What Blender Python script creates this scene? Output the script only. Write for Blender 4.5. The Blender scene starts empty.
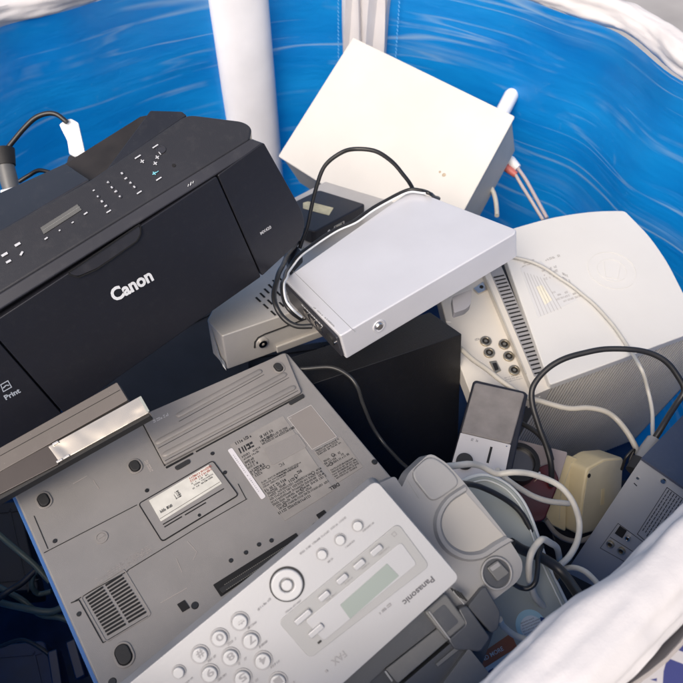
import bpy, math, random
from mathutils import Matrix, Vector
from mathutils.geometry import tessellate_polygon
random.seed(7)
rnd = random.uniform
SC = bpy.context.scene
COL = SC.collection
F = 650.0; CX = 341.5                       # focal length in pixels of the 683 px square photograph
PITCH = math.radians(50); HCAM = 1.23
CAM = Vector((0, 0, HCAM))
cp, sp = math.cos(PITCH), math.sin(PITCH)
RC = Matrix(((1, 0, 0), (0, sp, -cp), (0, cp, sp)))     # camera axes -> world
def ray(px, py): return RC @ Vector(((px-CX)/F, (CX-py)/F, -1.0))
def W(px, py, t): return CAM + ray(px, py)*t            # point at axis depth t

# ------------------------------------------------------------------ frames
class Fr:
    """an orthonormal frame lying on a face of a thing"""
    def __init__(s, n, p0, depth, px1):
        z = (RC @ Vector(n)).normalized()
        o = W(p0[0], p0[1], depth)
        r = ray(*px1); t = (o-CAM).dot(z)/r.dot(z)
        x = (CAM+r*t-o); x.normalize(); y = z.cross(x)
        s.M = Matrix((x, y, z)).transposed().to_4x4(); s.M.translation = o
        s.X = Matrix.Identity(4); s.inv = s.M.inverted()
    def sub(s, X):
        f = object.__new__(Fr); f.M = s.M @ X; f.X = s.X @ X; f.inv = f.M.inverted(); return f
    def u(s, px, py, z=0.0):
        c = s.inv @ CAM; d = s.inv.to_3x3() @ ray(px, py)
        t = (z-c.z)/d.z; p = c+d*t
        return (p.x, p.y)
    def us(s, pts, z=0.0): return [s.u(a, b, z) for a, b in pts]
    def sz(s, px, py, n, z=0.0):                         # n pixels at this spot in metres
        a = Vector(s.u(px, py, z)); b = Vector(s.u(px+n, py, z)); c = Vector(s.u(px, py+n, z))
        return ((a-b).length+(a-c).length)/2

# ------------------------------------------------------------------ materials
def srgb(h):
    h = h.lstrip('#'); o = []
    for i in (0, 2, 4):
        c = int(h[i:i+2], 16)/255; o.append(c/12.92 if c <= .04045 else ((c+.055)/1.055)**2.4)
    return tuple(o)
def mat(name, col, rough=.5, metal=0.0, var=.06, vscale=9, bump=.0, bscale=400, dust=0.0, dustcol=(.55, .52, .48), dscale=60, coat=0, spec=.5, trans=0):
    m = bpy.data.materials.new(name); m.use_nodes = True
    nt = m.node_tree; N = nt.nodes; L = nt.links
    b = N['Principled BSDF']
    if isinstance(col, str): col = srgb(col)
    tc = N.new('ShaderNodeTexCoord')
    n1 = N.new('ShaderNodeTexNoise'); n1.inputs['Scale'].default_value = vscale; n1.inputs['Detail'].default_value = 6
    L.new(tc.outputs['Object'], n1.inputs['Vector'])
    mr = N.new('ShaderNodeMapRange'); mr.inputs['To Min'].default_value = 1-var*1.6; mr.inputs['To Max'].default_value = 1+var*1.6
    mr.inputs['From Min'].default_value = .25; mr.inputs['From Max'].default_value = .75
    L.new(n1.outputs['Fac'], mr.inputs['Value'])
    mx = N.new('ShaderNodeMix'); mx.data_type = 'RGBA'; mx.blend_type = 'MULTIPLY'; mx.inputs[0].default_value = 1
    mx.inputs['A'].default_value = (*col, 1); L.new(mr.outputs['Result'], mx.inputs['B'])
    out = mx.outputs['Result']
    if dust > 0:
        n2 = N.new('ShaderNodeTexNoise'); n2.inputs['Scale'].default_value = dscale; n2.inputs['Detail'].default_value = 8; n2.inputs['Roughness'].default_value = .75
        L.new(tc.outputs['Object'], n2.inputs['Vector'])
        r2 = N.new('ShaderNodeMapRange'); r2.inputs['From Min'].default_value = .52; r2.inputs['From Max'].default_value = .8; r2.inputs['To Max'].default_value = dust*.55
        L.new(n2.outputs['Fac'], r2.inputs['Value'])
        v = N.new('ShaderNodeTexVoronoi'); v.inputs['Scale'].default_value = dscale*3.2; L.new(tc.outputs['Object'], v.inputs['Vector'])
        r3 = N.new('ShaderNodeMapRange'); r3.inputs['From Min'].default_value = .11; r3.inputs['From Max'].default_value = .05; r3.inputs['To Max'].default_value = dust*1.3
        L.new(v.outputs['Distance'], r3.inputs['Value'])
        # only a few of the cells carry a speck
        sepc = N.new('ShaderNodeSeparateColor'); L.new(v.outputs['Color'], sepc.inputs[0])
        gt = N.new('ShaderNodeMath'); gt.operation = 'GREATER_THAN'; gt.inputs[1].default_value = .86; L.new(sepc.outputs[0], gt.inputs[0])
        mu = N.new('ShaderNodeMath'); mu.operation = 'MULTIPLY'; L.new(gt.outputs[0], mu.inputs[0]); L.new(r3.outputs['Result'], mu.inputs[1])
        ad = N.new('ShaderNodeMath'); ad.operation = 'MAXIMUM'; L.new(mu.outputs[0], ad.inputs[0]); L.new(r2.outputs['Result'], ad.inputs[1])
        m2 = N.new('ShaderNodeMix'); m2.data_type = 'RGBA'; L.new(ad.outputs[0], m2.inputs[0]); L.new(out, m2.inputs['A']); m2.inputs['B'].default_value = (*dustcol, 1)
        out = m2.outputs['Result']
        r4 = N.new('ShaderNodeMapRange'); r4.inputs['To Min'].default_value = rough; r4.inputs['To Max'].default_value = min(1, rough+.5); L.new(ad.outputs[0], r4.inputs['Value'])
        L.new(r4.outputs['Result'], b.inputs['Roughness'])
    else:
        r4 = N.new('ShaderNodeMapRange'); r4.inputs['To Min'].default_value = max(.02, rough-.1); r4.inputs['To Max'].default_value = min(1, rough+.1)
        L.new(n1.outputs['Fac'], r4.inputs['Value']); L.new(r4.outputs['Result'], b.inputs['Roughness'])
    L.new(out, b.inputs['Base Color'])
    b.inputs['Metallic'].default_value = metal; b.inputs['Coat Weight'].default_value = coat; b.inputs['Specular IOR Level'].default_value = spec
    if trans: b.inputs['Transmission Weight'].default_value = trans
    if bump > 0:
        n3 = N.new('ShaderNodeTexNoise'); n3.inputs['Scale'].default_value = bscale; n3.inputs['Detail'].default_value = 3
        L.new(tc.outputs['Object'], n3.inputs['Vector'])
        bp = N.new('ShaderNodeBump'); bp.inputs['Strength'].default_value = bump; bp.inputs['Distance'].default_value = .001
        L.new(n3.outputs['Fac'], bp.inputs['Height']); L.new(bp.outputs['Normal'], b.inputs['Normal'])
    return m

M = {}
M['black'] = mat('black_plastic', (.016, .0165, .022), .33, var=.05, bump=.12, bscale=900, dust=.03, dscale=110, coat=.05, spec=.4)
M['black_gloss'] = mat('black_gloss_plastic', (.035, .035, .042), .28, var=.1, dust=.08, dscale=50)
M['black_panel'] = mat('black_panel_plastic', (.026, .026, .030), .33, var=.06, bump=.15, bscale=900, dust=.06, dscale=90)
M['black_lid'] = mat('black_lid_plastic', (.020, .021, .027), .25, var=.1, dust=.05, dscale=80)
M['ink'] = mat('black_ink', (.015, .015, .016), .6)
M['gap'] = mat('dark_gap', (.004, .004, .005), .8)
M['white_ink'] = mat('white_ink', (.75, .76, .78), .5)
M['mark_ink'] = mat('soft_white_ink', (.50, .51, .54), .5)
M['grey_ink'] = mat('grey_ink', (.22, .22, .23), .6)
M['pale_ink'] = mat('pale_ink', (.46, .44, .43), .6)
M['rubber'] = mat('rubber', (.018, .018, .019), .7, bump=.2)
M['laptop'] = mat('laptop_grey_plastic', (.222, .213, .207), .40, var=.07, vscale=14, bump=.25, bscale=1500, dust=.10, dscale=45, dustcol=(.42, .4, .37))
M['battery'] = mat('battery_grey_plastic', (.232, .218, .207), .40, var=.06, bump=.2, bscale=1500, dust=.08, dscale=45)
M['blue_edge'] = mat('blue_laptop_edge', (.05, .13, .33), .3)
M['paper'] = mat('paper_label', (.60, .59, .54), .45, var=.1, vscale=60, dust=.1, dustcol=(.3, .28, .25))
M['paper_old'] = mat('worn_paper', (.42, .40, .34), .6, var=.2, vscale=60)
M['tan_sticker'] = mat('yellowed_sticker', (.50, .46, .30), .5, var=.2, vscale=70)
M['silver'] = mat('brushed_aluminium', (.66, .66, .69), .32, metal=.25, var=.04, vscale=9, bump=.06, bscale=900, dust=.10, dscale=28, dustcol=(.5, .5, .52))
M['silver_dark'] = mat('silver_sheet_metal', (.56, .535, .50), .42, metal=.35, var=.08, bump=.05, dust=.12, dscale=50, dustcol=(.3, .26, .22))
M['steel'] = mat('steel', (.65, .63, .6), .22, metal=1.0, var=.1, vscale=80)
M['screw'] = mat('dark_screw', (.05, .05, .05), .35, metal=.7)
M['cream'] = mat('cream_enamel', (.62, .60, .56), .45, var=.04, vscale=7, dust=.07, dustcol=(.45, .38, .3), dscale=25)
M['lens_black'] = mat('lens_ring_black', (.006, .006, .007), .35, var=.1, spec=.25)
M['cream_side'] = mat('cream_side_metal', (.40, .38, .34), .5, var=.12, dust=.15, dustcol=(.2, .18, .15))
M['tv'] = mat('off_white_plastic', (.58, .575, .56), .42, var=.03, vscale=6, bump=.12, bscale=1200, dust=.07, dustcol=(.42, .38, .33), dscale=30)
M['tv_rib'] = mat('ribbed_white_plastic', (.68, .65, .59), .5, var=.06, dust=.2, dustcol=(.22, .19, .16), dscale=30)
M['tv_gap_shade'] = mat('tv_rib_gap_shade', (.17, .155, .135), .6, var=.1)  # darkened body colour stands in for shade between the television's ribs
M['tv_panel'] = mat('jack_panel_plastic', (.56, .53, .48), .5, var=.05, dust=.15, dustcol=(.3, .27, .22), dscale=40)
M['fax_white'] = mat('fax_silver_white', (.325, .33, .345), .30, metal=.2, var=.03, vscale=8, bump=.06, dust=.04)
M['fax_key'] = mat('fax_key_silver', (.39, .395, .405), .28, var=.05)
M['fax_trim'] = mat('fax_trim_grey', (.25, .255, .26), .4, var=.04)
M['fax_grey'] = mat('fax_housing_grey', (.225, .226, .232), .36, var=.05, vscale=10, bump=.1, bscale=1400, dust=.07, dustcol=(.4, .4, .4))
M['fax_dark'] = mat('fax_dark_grey', (.055, .06, .07), .38, var=.08, dust=.1)
M['fax_mid'] = mat('fax_roller_grey', (.115, .118, .12), .42, var=.08, dust=.1)
M['key_shade'] = mat('key_gap_grey', (.26, .26, .27), .5)
M['lcd'] = mat('grey_green_screen', (.20, .235, .22), .2, var=.03)
M['lcd_dark'] = mat('dark_screen', (.12, .12, .115), .25, var=.1)
M['clear'] = mat('clear_plastic', (.5, .53, .57), .2, var=.03, trans=.25)
M['matte_black'] = mat('black_painted_wood', (.006, .006, .007), .45, var=.2, bump=.2, bscale=500, dust=.03, dscale=90)
M['fabric'] = mat('grey_speaker_fabric', (.21, .195, .19), .8, var=.12, vscale=50, bump=1, bscale=2200)
M['speaker_face'] = mat('silver_speaker_plastic', (.52, .50, .49), .4, metal=.2, var=.05, dust=.15, dustcol=(.25, .22, .2))
M['beige'] = mat('yellowed_beige_plastic', (.54, .465, .30), .42, var=.07, vscale=30, dust=.12, dustcol=(.3, .25, .18))
M['beige_face'] = mat('beige_grey_plastic', (.45, .42, .33), .42, var=.07, vscale=30, dust=.1, dustcol=(.25, .2, .15))
M['mauve'] = mat('mauve_grey_plastic', (.22, .19, .195), .4, var=.05, dust=.1)
M['red'] = mat('dark_red_plastic', (.045, .003, .005), .3, var=.2)
M['lens'] = mat('lens_glass', (.03, .03, .035), .12, coat=.5)
M['player'] = mat('blue_grey_sheet_metal', (.30, .305, .315), .38, metal=.2, var=.05, dust=.08)
M['player_top'] = mat('slate_painted_metal', (.052, .057, .08), .42, metal=.1, var=.1, dust=.12)
M['gold'] = mat('jack_metal', (.42, .37, .28), .35, metal=.9)
M['wire_black'] = mat('black_cable', (.016, .016, .017), .4, var=.1)
M['wire_white'] = mat('white_cable', (.50, .48, .43), .45, var=.08, vscale=40, dust=.12, dustcol=(.25, .22, .18))
M['wire_grey'] = mat('grey_cable', (.34, .33, .30), .45, var=.08)
M['wire_green'] = mat('dark_green_cable', (.05, .07, .06), .45)
M['tag'] = mat('white_tag', (.72, .74, .76), .5)
M['lid'] = mat('appliance_lid_grey', (.27, .29, .27), .35, var=.05, dust=.08)
M['lid_rim'] = mat('appliance_rim_white', (.55, .56, .54), .35, var=.05, dust=.08)
M['sticker_blue'] = mat('pale_blue_sticker', (.30, .47, .53), .4)
M['sticker_orange'] = mat('rust_orange_sticker', (.26, .075, .03), .45, var=.15)
M['sticker_white'] = mat('white_blue_sticker', (.45, .52, .56), .45, var=.1)
M['navy'] = mat('navy_ink', (.012, .035, .14), .4)
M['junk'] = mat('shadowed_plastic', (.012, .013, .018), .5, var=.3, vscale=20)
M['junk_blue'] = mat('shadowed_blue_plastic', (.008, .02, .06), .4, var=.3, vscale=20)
M['white_tube'] = mat('white_tube_plastic', (.78, .78, .78), .35)

def foil():
    m = bpy.data.materials.new('wrinkled_metal_strip'); m.use_nodes = True; N = m.node_tree.nodes; L = m.node_tree.links; b = N['Principled BSDF']
    b.inputs['Base Color'].default_value = (.62, .57, .49, 1); b.inputs['Metallic'].default_value = .9; b.inputs['Roughness'].default_value = .22
    tc = N.new('ShaderNodeTexCoord'); n = N.new('ShaderNodeTexNoise'); n.inputs['Scale'].default_value = 26; n.inputs['Detail'].default_value = 1; n.inputs['Distortion'].default_value = 1.0
    L.new(tc.outputs['Object'], n.inputs['Vector']); bp = N.new('ShaderNodeBump'); bp.inputs['Strength'].default_value = .5; bp.inputs['Distance'].default_value = .004
    L.new(n.outputs['Fac'], bp.inputs['Height']); L.new(bp.outputs['Normal'], b.inputs['Normal'])
    return m
M['foil'] = foil()

# ------------------------------------------------------------------ mesh building
def rounded(pts, r, seg=5):
    """round the corners of a 2D polygon; r is one radius or one per corner"""
    n = len(pts); out = []
    for i in range(n):
        p = Vector(pts[i]); a = Vector(pts[i-1])-p; b = Vector(pts[(i+1) % n])-p
        rr = r[min(i, len(r)-1)] if isinstance(r, (list, tuple)) else r
        rr = min(rr, a.length*.48, b.length*.48)
        if rr <= 1e-6: out.append(tuple(p)); continue
        p0 = p+a.normalized()*rr; p1 = p+b.normalized()*rr
        for k in range(seg+1):
            t = k/seg; q = p0*(1-t)**2+p*2*t*(1-t)+p1*t*t
            out.append((q.x, q.y))
    return out
def inset(pts, d):
    n = len(pts); area = sum(pts[i-1][0]*pts[i][1]-pts[i][0]*pts[i-1][1] for i in range(n)); sg = 1 if area > 0 else -1
    out = []
    for i in range(n):
        p = Vector(pts[i]); a = (p-Vector(pts[i-1])); b = (Vector(pts[(i+1) % n])-p)
        if a.length < 1e-7: a = b
        if b.length < 1e-7: b = a
        a.normalize(); b.normalize()
        na = Vector((-a.y, a.x))*sg; nb = Vector((-b.y, b.x))*sg; m = na+nb
        if m.length < 1e-6: m = na
        m.normalize(); k = d/max(.4, m.dot(na)); out.append((p.x+m.x*k, p.y+m.y*k))
    return out
class MB:
    def __init__(s, X=None): s.v = []; s.f = []; s.X = X
    def add(s, vs, fs, X=None):
        o = len(s.v); Y = X if X is not None else s.X
        s.v += [tuple((Y @ Vector(v)) if Y is not None else v) for v in vs]
        s.f += [tuple(o+i for i in f) for f in fs]; return s
    def prism(s, pts, z0, z1, X=None, top=None):
        """extrude 2D polygon from z0 to z1 (top: alternative outline at z1)"""
        n = len(pts); area = sum(pts[i-1][0]*pts[i][1]-pts[i][0]*pts[i-1][1] for i in range(n))
        if area < 0: pts = pts[::-1]; top = top[::-1] if top else None
        top = top or pts
        vs = [(x, y, z0) for x, y in pts]+[(x, y, z1) for x, y in top]
        fs = [tuple(range(n-1, -1, -1)), tuple(range(n, 2*n))]+[(i, (i+1) % n, n+(i+1) % n, n+i) for i in range(n)]
        if z1 < z0: fs = [f[::-1] for f in fs]
        return s.add(vs, fs, X)
    def frame(s, outer, inner, z0, z1, X=None):
        n = len(outer)
        vs = [(x, y, z0) for x, y in outer]+[(x, y, z1) for x, y in outer]+[(x, y, z1) for x, y in inner]+[(x, y, z0) for x, y in inner]
        fs = []
        for i in range(n):
            j = (i+1) % n
            for k in range(4): a, b = k*n, ((k+1) % 4)*n; fs.append((a+i, a+j, b+j, b+i))
        return s.add(vs, fs, X)
    def box(s, x0, y0, z0, x1, y1, z1, X=None): return s.prism([(x0, y0), (x1, y0), (x1, y1), (x0, y1)], z0, z1, X)
    def cyl(s, c, r, z0, z1, n=28, r2=None, X=None):
        r2 = r if r2 is None else r2
        P = [(c[0]+r*math.cos(2*math.pi*i/n), c[1]+r*math.sin(2*math.pi*i/n)) for i in range(n)]
        Q = [(c[0]+r2*math.cos(2*math.pi*i/n), c[1]+r2*math.sin(2*math.pi*i/n)) for i in range(n)]
        return s.prism(P, z0, z1, X, Q)
    def ring(s, c, r0, r1, z0, z1, n=36, X=None):
        P = [(c[0]+r1*math.cos(2*math.pi*i/n), c[1]+r1*math.sin(2*math.pi*i/n)) for i in range(n)]
        Q = [(c[0]+r0*math.cos(2*math.pi*i/n), c[1]+r0*math.sin(2*math.pi*i/n)) for i in range(n)]
        return s.frame(P, Q, z0, z1, X)
    def line(s, pts, w, z0, z1, X=None):
        for a, b in zip(pts[:-1], pts[1:]):
            a = Vector(a); b = Vector(b); d = (b-a).normalized(); q = Vector((-d.y, d.x))*w/2
            s.prism([tuple(a-q), tuple(b-q), tuple(b+q), tuple(a+q)], z0, z1, X)
        return s
    def tube(s, pts, r, n=8, X=None, flat=1.0):
        pts = [Vector(p) for p in pts]; up = Vector((.12, .2, 1)).normalized(); vs = []; fs = []
        m = len(pts)
        for i, p in enumerate(pts):
            t = (pts[min(i+1, m-1)]-pts[max(i-1, 0)])
            t.normalize(); a = t.cross(up)
            if a.length < .05: a = t.cross(Vector((1, 0, 0)))
            a.normalize(); b = a.cross(t)
            rr = r[i] if isinstance(r, list) else r
            for k in range(n):
                w = 2*math.pi*k/n; vs.append(tuple(p+a*math.cos(w)*rr+b*math.sin(w)*rr*flat))
        for i in range(m-1):
            for k in range(n): fs.append((i*n+k, i*n+(k+1) % n, (i+1)*n+(k+1) % n, (i+1)*n+k))
        fs.append(tuple(range(n-1, -1, -1))); fs.append(tuple((m-1)*n+k for k in range(n)))
        return s.add(vs, fs, X)
    def build(s, name, m, parent=None, bevel=0, seg=2, smooth=False, wn=True):
        me = bpy.data.meshes.new(name); me.from_pydata(s.v, [], s.f)
        import bmesh
        bm = bmesh.new(); bm.from_mesh(me); bmesh.ops.recalc_face_normals(bm, faces=bm.faces); bm.to_mesh(me); bm.free()
        o = bpy.data.objects.new(name, me); COL.objects.link(o); me.materials.append(M[m] if isinstance(m, str) else m)
        if parent: o.parent = parent
        if smooth or bevel:
            for p in me.polygons: p.use_smooth = True
            if smooth and not bevel: me.set_sharp_from_angle(angle=math.radians(50))
        if bevel:
            b = o.modifiers.new('bevel', 'BEVEL'); b.width = bevel; b.segments = seg; b.limit_method = 'ANGLE'; b.angle_limit = math.radians(35); b.harden_normals = True; b.use_clamp_overlap = True
        return o
def thing(name, label, cat, fr=None, loc=None, group=None):
    o = bpy.data.objects.new(name, None); COL.objects.link(o); o.empty_display_size = .02
    if fr is not None: o.matrix_world = fr.M
    elif loc is not None: o.location = loc
    return tag(o, label, cat, group)
def tag(o, label=None, cat=None, group=None, kind=None):
    if label: o['label'] = label
    if cat: o['category'] = cat
    if group: o['group'] = group
    if kind: o['kind'] = kind
    return o
def text_mesh(string, bold=0.0):
    cu = bpy.data.curves.new('t', 'FONT'); cu.body = string; cu.size = 1; cu.offset = bold; cu.resolution_u = 3; cu.extrude = .004
    ob = bpy.data.objects.new('t', cu); COL.objects.link(ob); bpy.context.view_layer.update()
    me = bpy.data.meshes.new_from_object(ob.evaluated_get(bpy.context.evaluated_depsgraph_get()))
    bpy.data.objects.remove(ob); bpy.data.curves.remove(cu)
    return [tuple(v.co) for v in me.vertices], [tuple(p.vertices) for p in me.polygons]
def txt(fr, string, a, b, z=.0004, bold=0.0, h=None, shear=0.0):
    """writing whose baseline runs from photo spot a to b on the face; returns (verts, faces) in thing space"""
    vs, fs = text_mesh(string, bold)
    x0 = min(v[0] for v in vs); x1 = max(v[0] for v in vs); y1 = max(v[1] for v in vs)
    A = Vector(fr.u(*a, z)); B = Vector(fr.u(*b, z)); d = B-A; L = d.length; d.normalize(); q = Vector((-d.y, d.x))
    k = L/(x1-x0); ky = k if h is None else h/y1
    out = []
    for v in vs:
        x = (v[0]-x0)*k+shear*v[1]*ky; y = v[1]*ky
        p = A+d*x+q*y; out.append(tuple(fr.X @ Vector((p.x, p.y, z+v[2]*k))))
    return out, fs
def cat_rom(P, n=10):
    P = [Vector(p) for p in P]; P = [P[0]*2-P[1]]+P+[P[-1]*2-P[-2]]; out = []
    for i in range(1, len(P)-2):
        a, b, c, d = P[i-1:i+3]
        for k in range(n):
            t = k/n; out.append(.5*((2*b)+(c-a)*t+(2*a-5*b+4*c-d)*t*t+(3*b-a-3*c+d)*t**3))
    out.append(P[-2]); return out
def cable(name, label, pts, r, m, group=None, flat=1.0, cat='cable'):
    P = [W(*p) if len(p) == 3 else p[2].M @ Vector((*p[2].u(p[0], p[1], p[3]), p[3])) for p in pts]; o0 = P[0]
    from mathutils import noise
    Q_ = [p+noise.noise_vector(p*28)*.0016 for p in cat_rom(P)]
    t = MB(); t.tube([p-o0 for p in Q_], r, 10, flat=flat)
    o = t.build(name, m, smooth=True); o.location = o0; tag(o, label, cat, group)
    return o
def microprint(mb, fr, quad, rows, z, fill=.8, hgt=.5, X=None, wr=(.02, .08)):
    """rows of tiny printed words inside a quad given as photo spots (origin, along, up)"""
    o, a, b = [Vector(fr.u(*p, z)) for p in quad]
    ex = a-o; ey = b-o
    for r in range(rows):
        v0 = (r+.2)/rows; v1 = v0+hgt/rows; u = rnd(0, .05)
        end = rnd(.55, 1) if random.random() < .35 else 1
        while u < end:
            w = rnd(*wr)
            if random.random() < fill:
                cw = max(ey.length*(v1-v0)*.62/ex.length, .004); cu = u
                while cu < min(u+w, 1)-cw*.3:
                    kind = random.random(); dv = v1-v0
                    bars = ((0, 0, .38, 1),) if kind < .3 else ((0, 0, .28, 1), (.5, 0, .78, rnd(.5, 1))) if kind < .6 else ((0, .0, .8, .3), (0, .6, .8, 1)) if kind < .85 else ((.1, 0, .75, rnd(.5, .9)),)
                    for x0, y0, x1, y1 in bars:
                        q = [o+ex*uu+ey*vv for uu, vv in ((cu+cw*x0, v0+dv*y0), (cu+cw*x1, v0+dv*y0), (cu+cw*x1, v0+dv*y1), (cu+cw*x0, v0+dv*y1))]
                        mb.prism([tuple(k) for k in q], z, z+.00012, X if X is not None else fr.X)
                    cu += cw
            u += w+rnd(.012, .03)

GC = 'loose white cables looping over the right side of the pile'
GB = 'loose black cables in the pile'

# ================================================================== SETTING
g = MB(); g.box(-6, -5, -.02, 6, 9, 0); g = g.build('ground', mat('pale_ground', (.34, .33, .33), .8, var=.12, vscale=3, bump=.3, bscale=60)); tag(g, kind='structure')

# ------------------------------------------------------------------ the bin
HB = .75; BC = Vector((-.062, .735, 0))
rimpx = [(0, 12), (62, 0), (564.6, 0), (618, 14), (653.5, 39), (683, 66), (683, 503), (556, 623), (491, 683)]
prs = []
for p in rimpx:
    r = ray(*p); t = (HCAM-HB)/-r.z; q = CAM+r*t-BC
    prs.append((math.atan2(q.y, q.x) % (2*math.pi), math.hypot(q.x, q.y)))
prs += [(math.radians(a), r_) for a, r_ in ((150, .64), (180, .65), (205, .68), (228, .72), (250, .745), (268, .72))]
print('RIM', [(round(math.degrees(a)), round(r_, 3)) for a, r_ in sorted(prs)])
prs += [(math.radians(92), .655), (math.radians(12), .655), (math.radians(0), .70), (math.radians(345), .70), (math.radians(330), .64)]
prs.sort()
def rad0(th):
    th %= 2*math.pi; n = len(prs)
    for i in range(n):
        a, r = prs[i]; b_, s_ = prs[(i+1) % n]
        if i == n-1: b_ += 2*math.pi
        t = th if th >= a else th+2*math.pi
        if a <= t <= b_: k = (t-a)/max(1e-6, b_-a); return r+(s_-r)*k
    return prs[0][1]
def rad(th): return sum(rad0(th+d*.02)*w_ for d, w_ in zip(range(-4, 5), (.04, .08, .12, .16, .2, .16, .12, .08, .04)))
def pol(th, dr, z): r = rad(th)+dr; return (r*math.cos(th), r*math.sin(th), z)
def wallmat():
    m = bpy.data.materials.new('blue_tarpaulin'); m.use_nodes = True; N = m.node_tree.nodes; L = m.node_tree.links
    b = N['Principled BSDF']; outn = N['Material Output']
    uv = N.new('ShaderNodeUVMap')
    def noise(sx, sy, sc, det=6, rough=.6, dist=0, off=0):
        mp = N.new('ShaderNodeMapping'); mp.inputs['Scale'].default_value = (sx, sy, 1); mp.inputs['Location'].default_value = (off, off*.7, 0); L.new(uv.outputs[0], mp.inputs[0])
        n = N.new('ShaderNodeTexNoise'); n.inputs['Scale'].default_value = sc; n.inputs['Detail'].default_value = det; n.inputs['Roughness'].default_value = rough; n.inputs['Distortion'].default_value = dist
        L.new(mp.outputs[0], n.inputs['Vector']); return n.outputs['Fac']
    def rng(s, a, b_, c=0, d=1):
        r = N.new('ShaderNodeMapRange'); r.inputs[1].default_value = a; r.inputs[2].default_value = b_; r.inputs[3].default_value = c; r.inputs[4].default_value = d; L.new(s, r.inputs[0]); return r.outputs[0]
    def mth(op, x, y):
        k = N.new('ShaderNodeMath'); k.operation = op; L.new(x, k.inputs[0])
        if isinstance(y, float): k.inputs[1].default_value = y
        else: L.new(y, k.inputs[1])
        return k.outputs[0]
    streak = rng(noise(.55, 9, 2.2, 8, .66, .25), .54, .76)                 # long thin scuffs running round the wall
    brk = rng(noise(.8, 1.6, 3.0, 3, .6, 0, 3), .44, .70)
    fine = rng(noise(.8, 24, 4, 5, .7, .3, 7), .64, .82)
    scuff = rng(noise(3, 3.5, 6, 8, .75, 1.0, 11), .64, .80)              # rubbed patches
    vert = rng(noise(9, .9, 4, 5, .6, .8, 17), .70, .80)
    a = mth('MULTIPLY', mth('MULTIPLY', streak, brk), .85); a2 = mth('MULTIPLY', fine, .5); a = mth('MAXIMUM', a, a2)
    def vein(src, w_):
        d_ = mth('SUBTRACT', src, .5); ab = N.new('ShaderNodeMath'); ab.operation = 'ABSOLUTE'; L.new(d_, ab.inputs[0]); return rng(ab.outputs[0], 0.0, w_, 1.0, 0.0)
    br2 = rng(noise(1.0, 1.8, 2.4, 4, .6, 0, 23), .42, .60); br3 = rng(noise(1.2, 1.6, 3.2, 4, .6, 0, 29), .46, .66)
    a = mth('MAXIMUM', a, mth('MULTIPLY', vein(noise(.40, 5.0, 1.5, 2, .5, .15, 31), .016), br2))
    a = mth('MAXIMUM', a, mth('MULTIPLY', vein(noise(.5, 8, 1.8, 3, .55, .1, 37), .022), mth('MULTIPLY', br3, .8)))
    a = mth('MAXIMUM', a, mth('MULTIPLY', scuff, .5)); a = mth('MAXIMUM', a, mth('MULTIPLY', vert, .3)); a = mth('MULTIPLY', a, .75)
    base = N.new('ShaderNodeMix'); base.data_type = 'RGBA'; L.new(rng(noise(1.2, 4, 2.4, 4), .3, .7), base.inputs[0])
    base.inputs['A'].default_value = (.000, .235, .72, 1); base.inputs['B'].default_value = (.006, .35, .88, 1)
    mx = N.new('ShaderNodeMix'); mx.data_type = 'RGBA'; L.new(a, mx.inputs[0]); L.new(base.outputs['Result'], mx.inputs['A']); mx.inputs['B'].default_value = (.40, .62, .85, 1)
    L.new(mx.outputs['Result'], b.inputs['Base Color']); b.inputs['Roughness'].default_value = .36; b.inputs['Specular IOR Level'].default_value = .8; b.inputs['Coat Weight'].default_value = .4; b.inputs['Coat Roughness'].default_value = .3
    bp = N.new('ShaderNodeBump'); bp.inputs['Strength'].default_value = .35; bp.inputs['Distance'].default_value = .012
    h = mth('ADD', noise(.6, 6, 2.2, 4, .55, .4, 2), mth('MULTIPLY', noise(3, 5, 5, 4, .6, 1, 5), .35)); L.new(h, bp.inputs['Height']); L.new(bp.outputs['Normal'], b.inputs['Normal'])
    tr = N.new('ShaderNodeBsdfTranslucent'); L.new(mx.outputs['Result'], tr.inputs['Color'])
    ms = N.new('ShaderNodeMixShader'); ms.inputs[0].default_value = .48; L.new(b.outputs[0], ms.inputs[1]); L.new(tr.outputs[0], ms.inputs[2]); L.new(ms.outputs[0], outn.inputs['Surface'])
    return m
def outermat():
    m = bpy.data.materials.new('printed_outer_cover'); m.use_nodes = True; N = m.node_tree.nodes; L = m.node_tree.links; b = N['Principled BSDF']
    uv = N.new('ShaderNodeUVMap'); mp = N.new('ShaderNodeMapping'); mp.inputs['Scale'].default_value = (10, 10, 1); mp.inputs['Rotation'].default_value = (0, 0, .6); L.new(uv.outputs[0], mp.inputs[0])
    v = N.new('ShaderNodeTexVoronoi'); v.feature = 'DISTANCE_TO_EDGE'; L.new(mp.outputs[0], v.inputs['Vector'])
    r = N.new('ShaderNodeMath'); r.operation = 'GREATER_THAN'; r.inputs[1].default_value = .13; L.new(v.outputs['Distance'], r.inputs[0])
    mx = N.new('ShaderNodeMix'); mx.data_type = 'RGBA'; L.new(r.outputs[0], mx.inputs[0]); mx.inputs['A'].default_value = (.6, .58, .6, 1); mx.inputs['B'].default_value = (.05, .06, .22, 1)
    L.new(mx.outputs['Result'], b.inputs['Base Color']); b.inputs['Roughness'].default_value = .6
    tr = N.new('ShaderNodeBsdfTranslucent'); L.new(mx.outputs['Result'], tr.inputs['Color'])
    ms = N.new('ShaderNodeMixShader'); ms.inputs[0].default_value = .3; L.new(b.outputs[0], ms.inputs[1]); L.new(tr.outputs[0], ms.inputs[2]); L.new(ms.outputs[0], N['Material Output'].inputs['Surface'])
    return m
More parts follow.
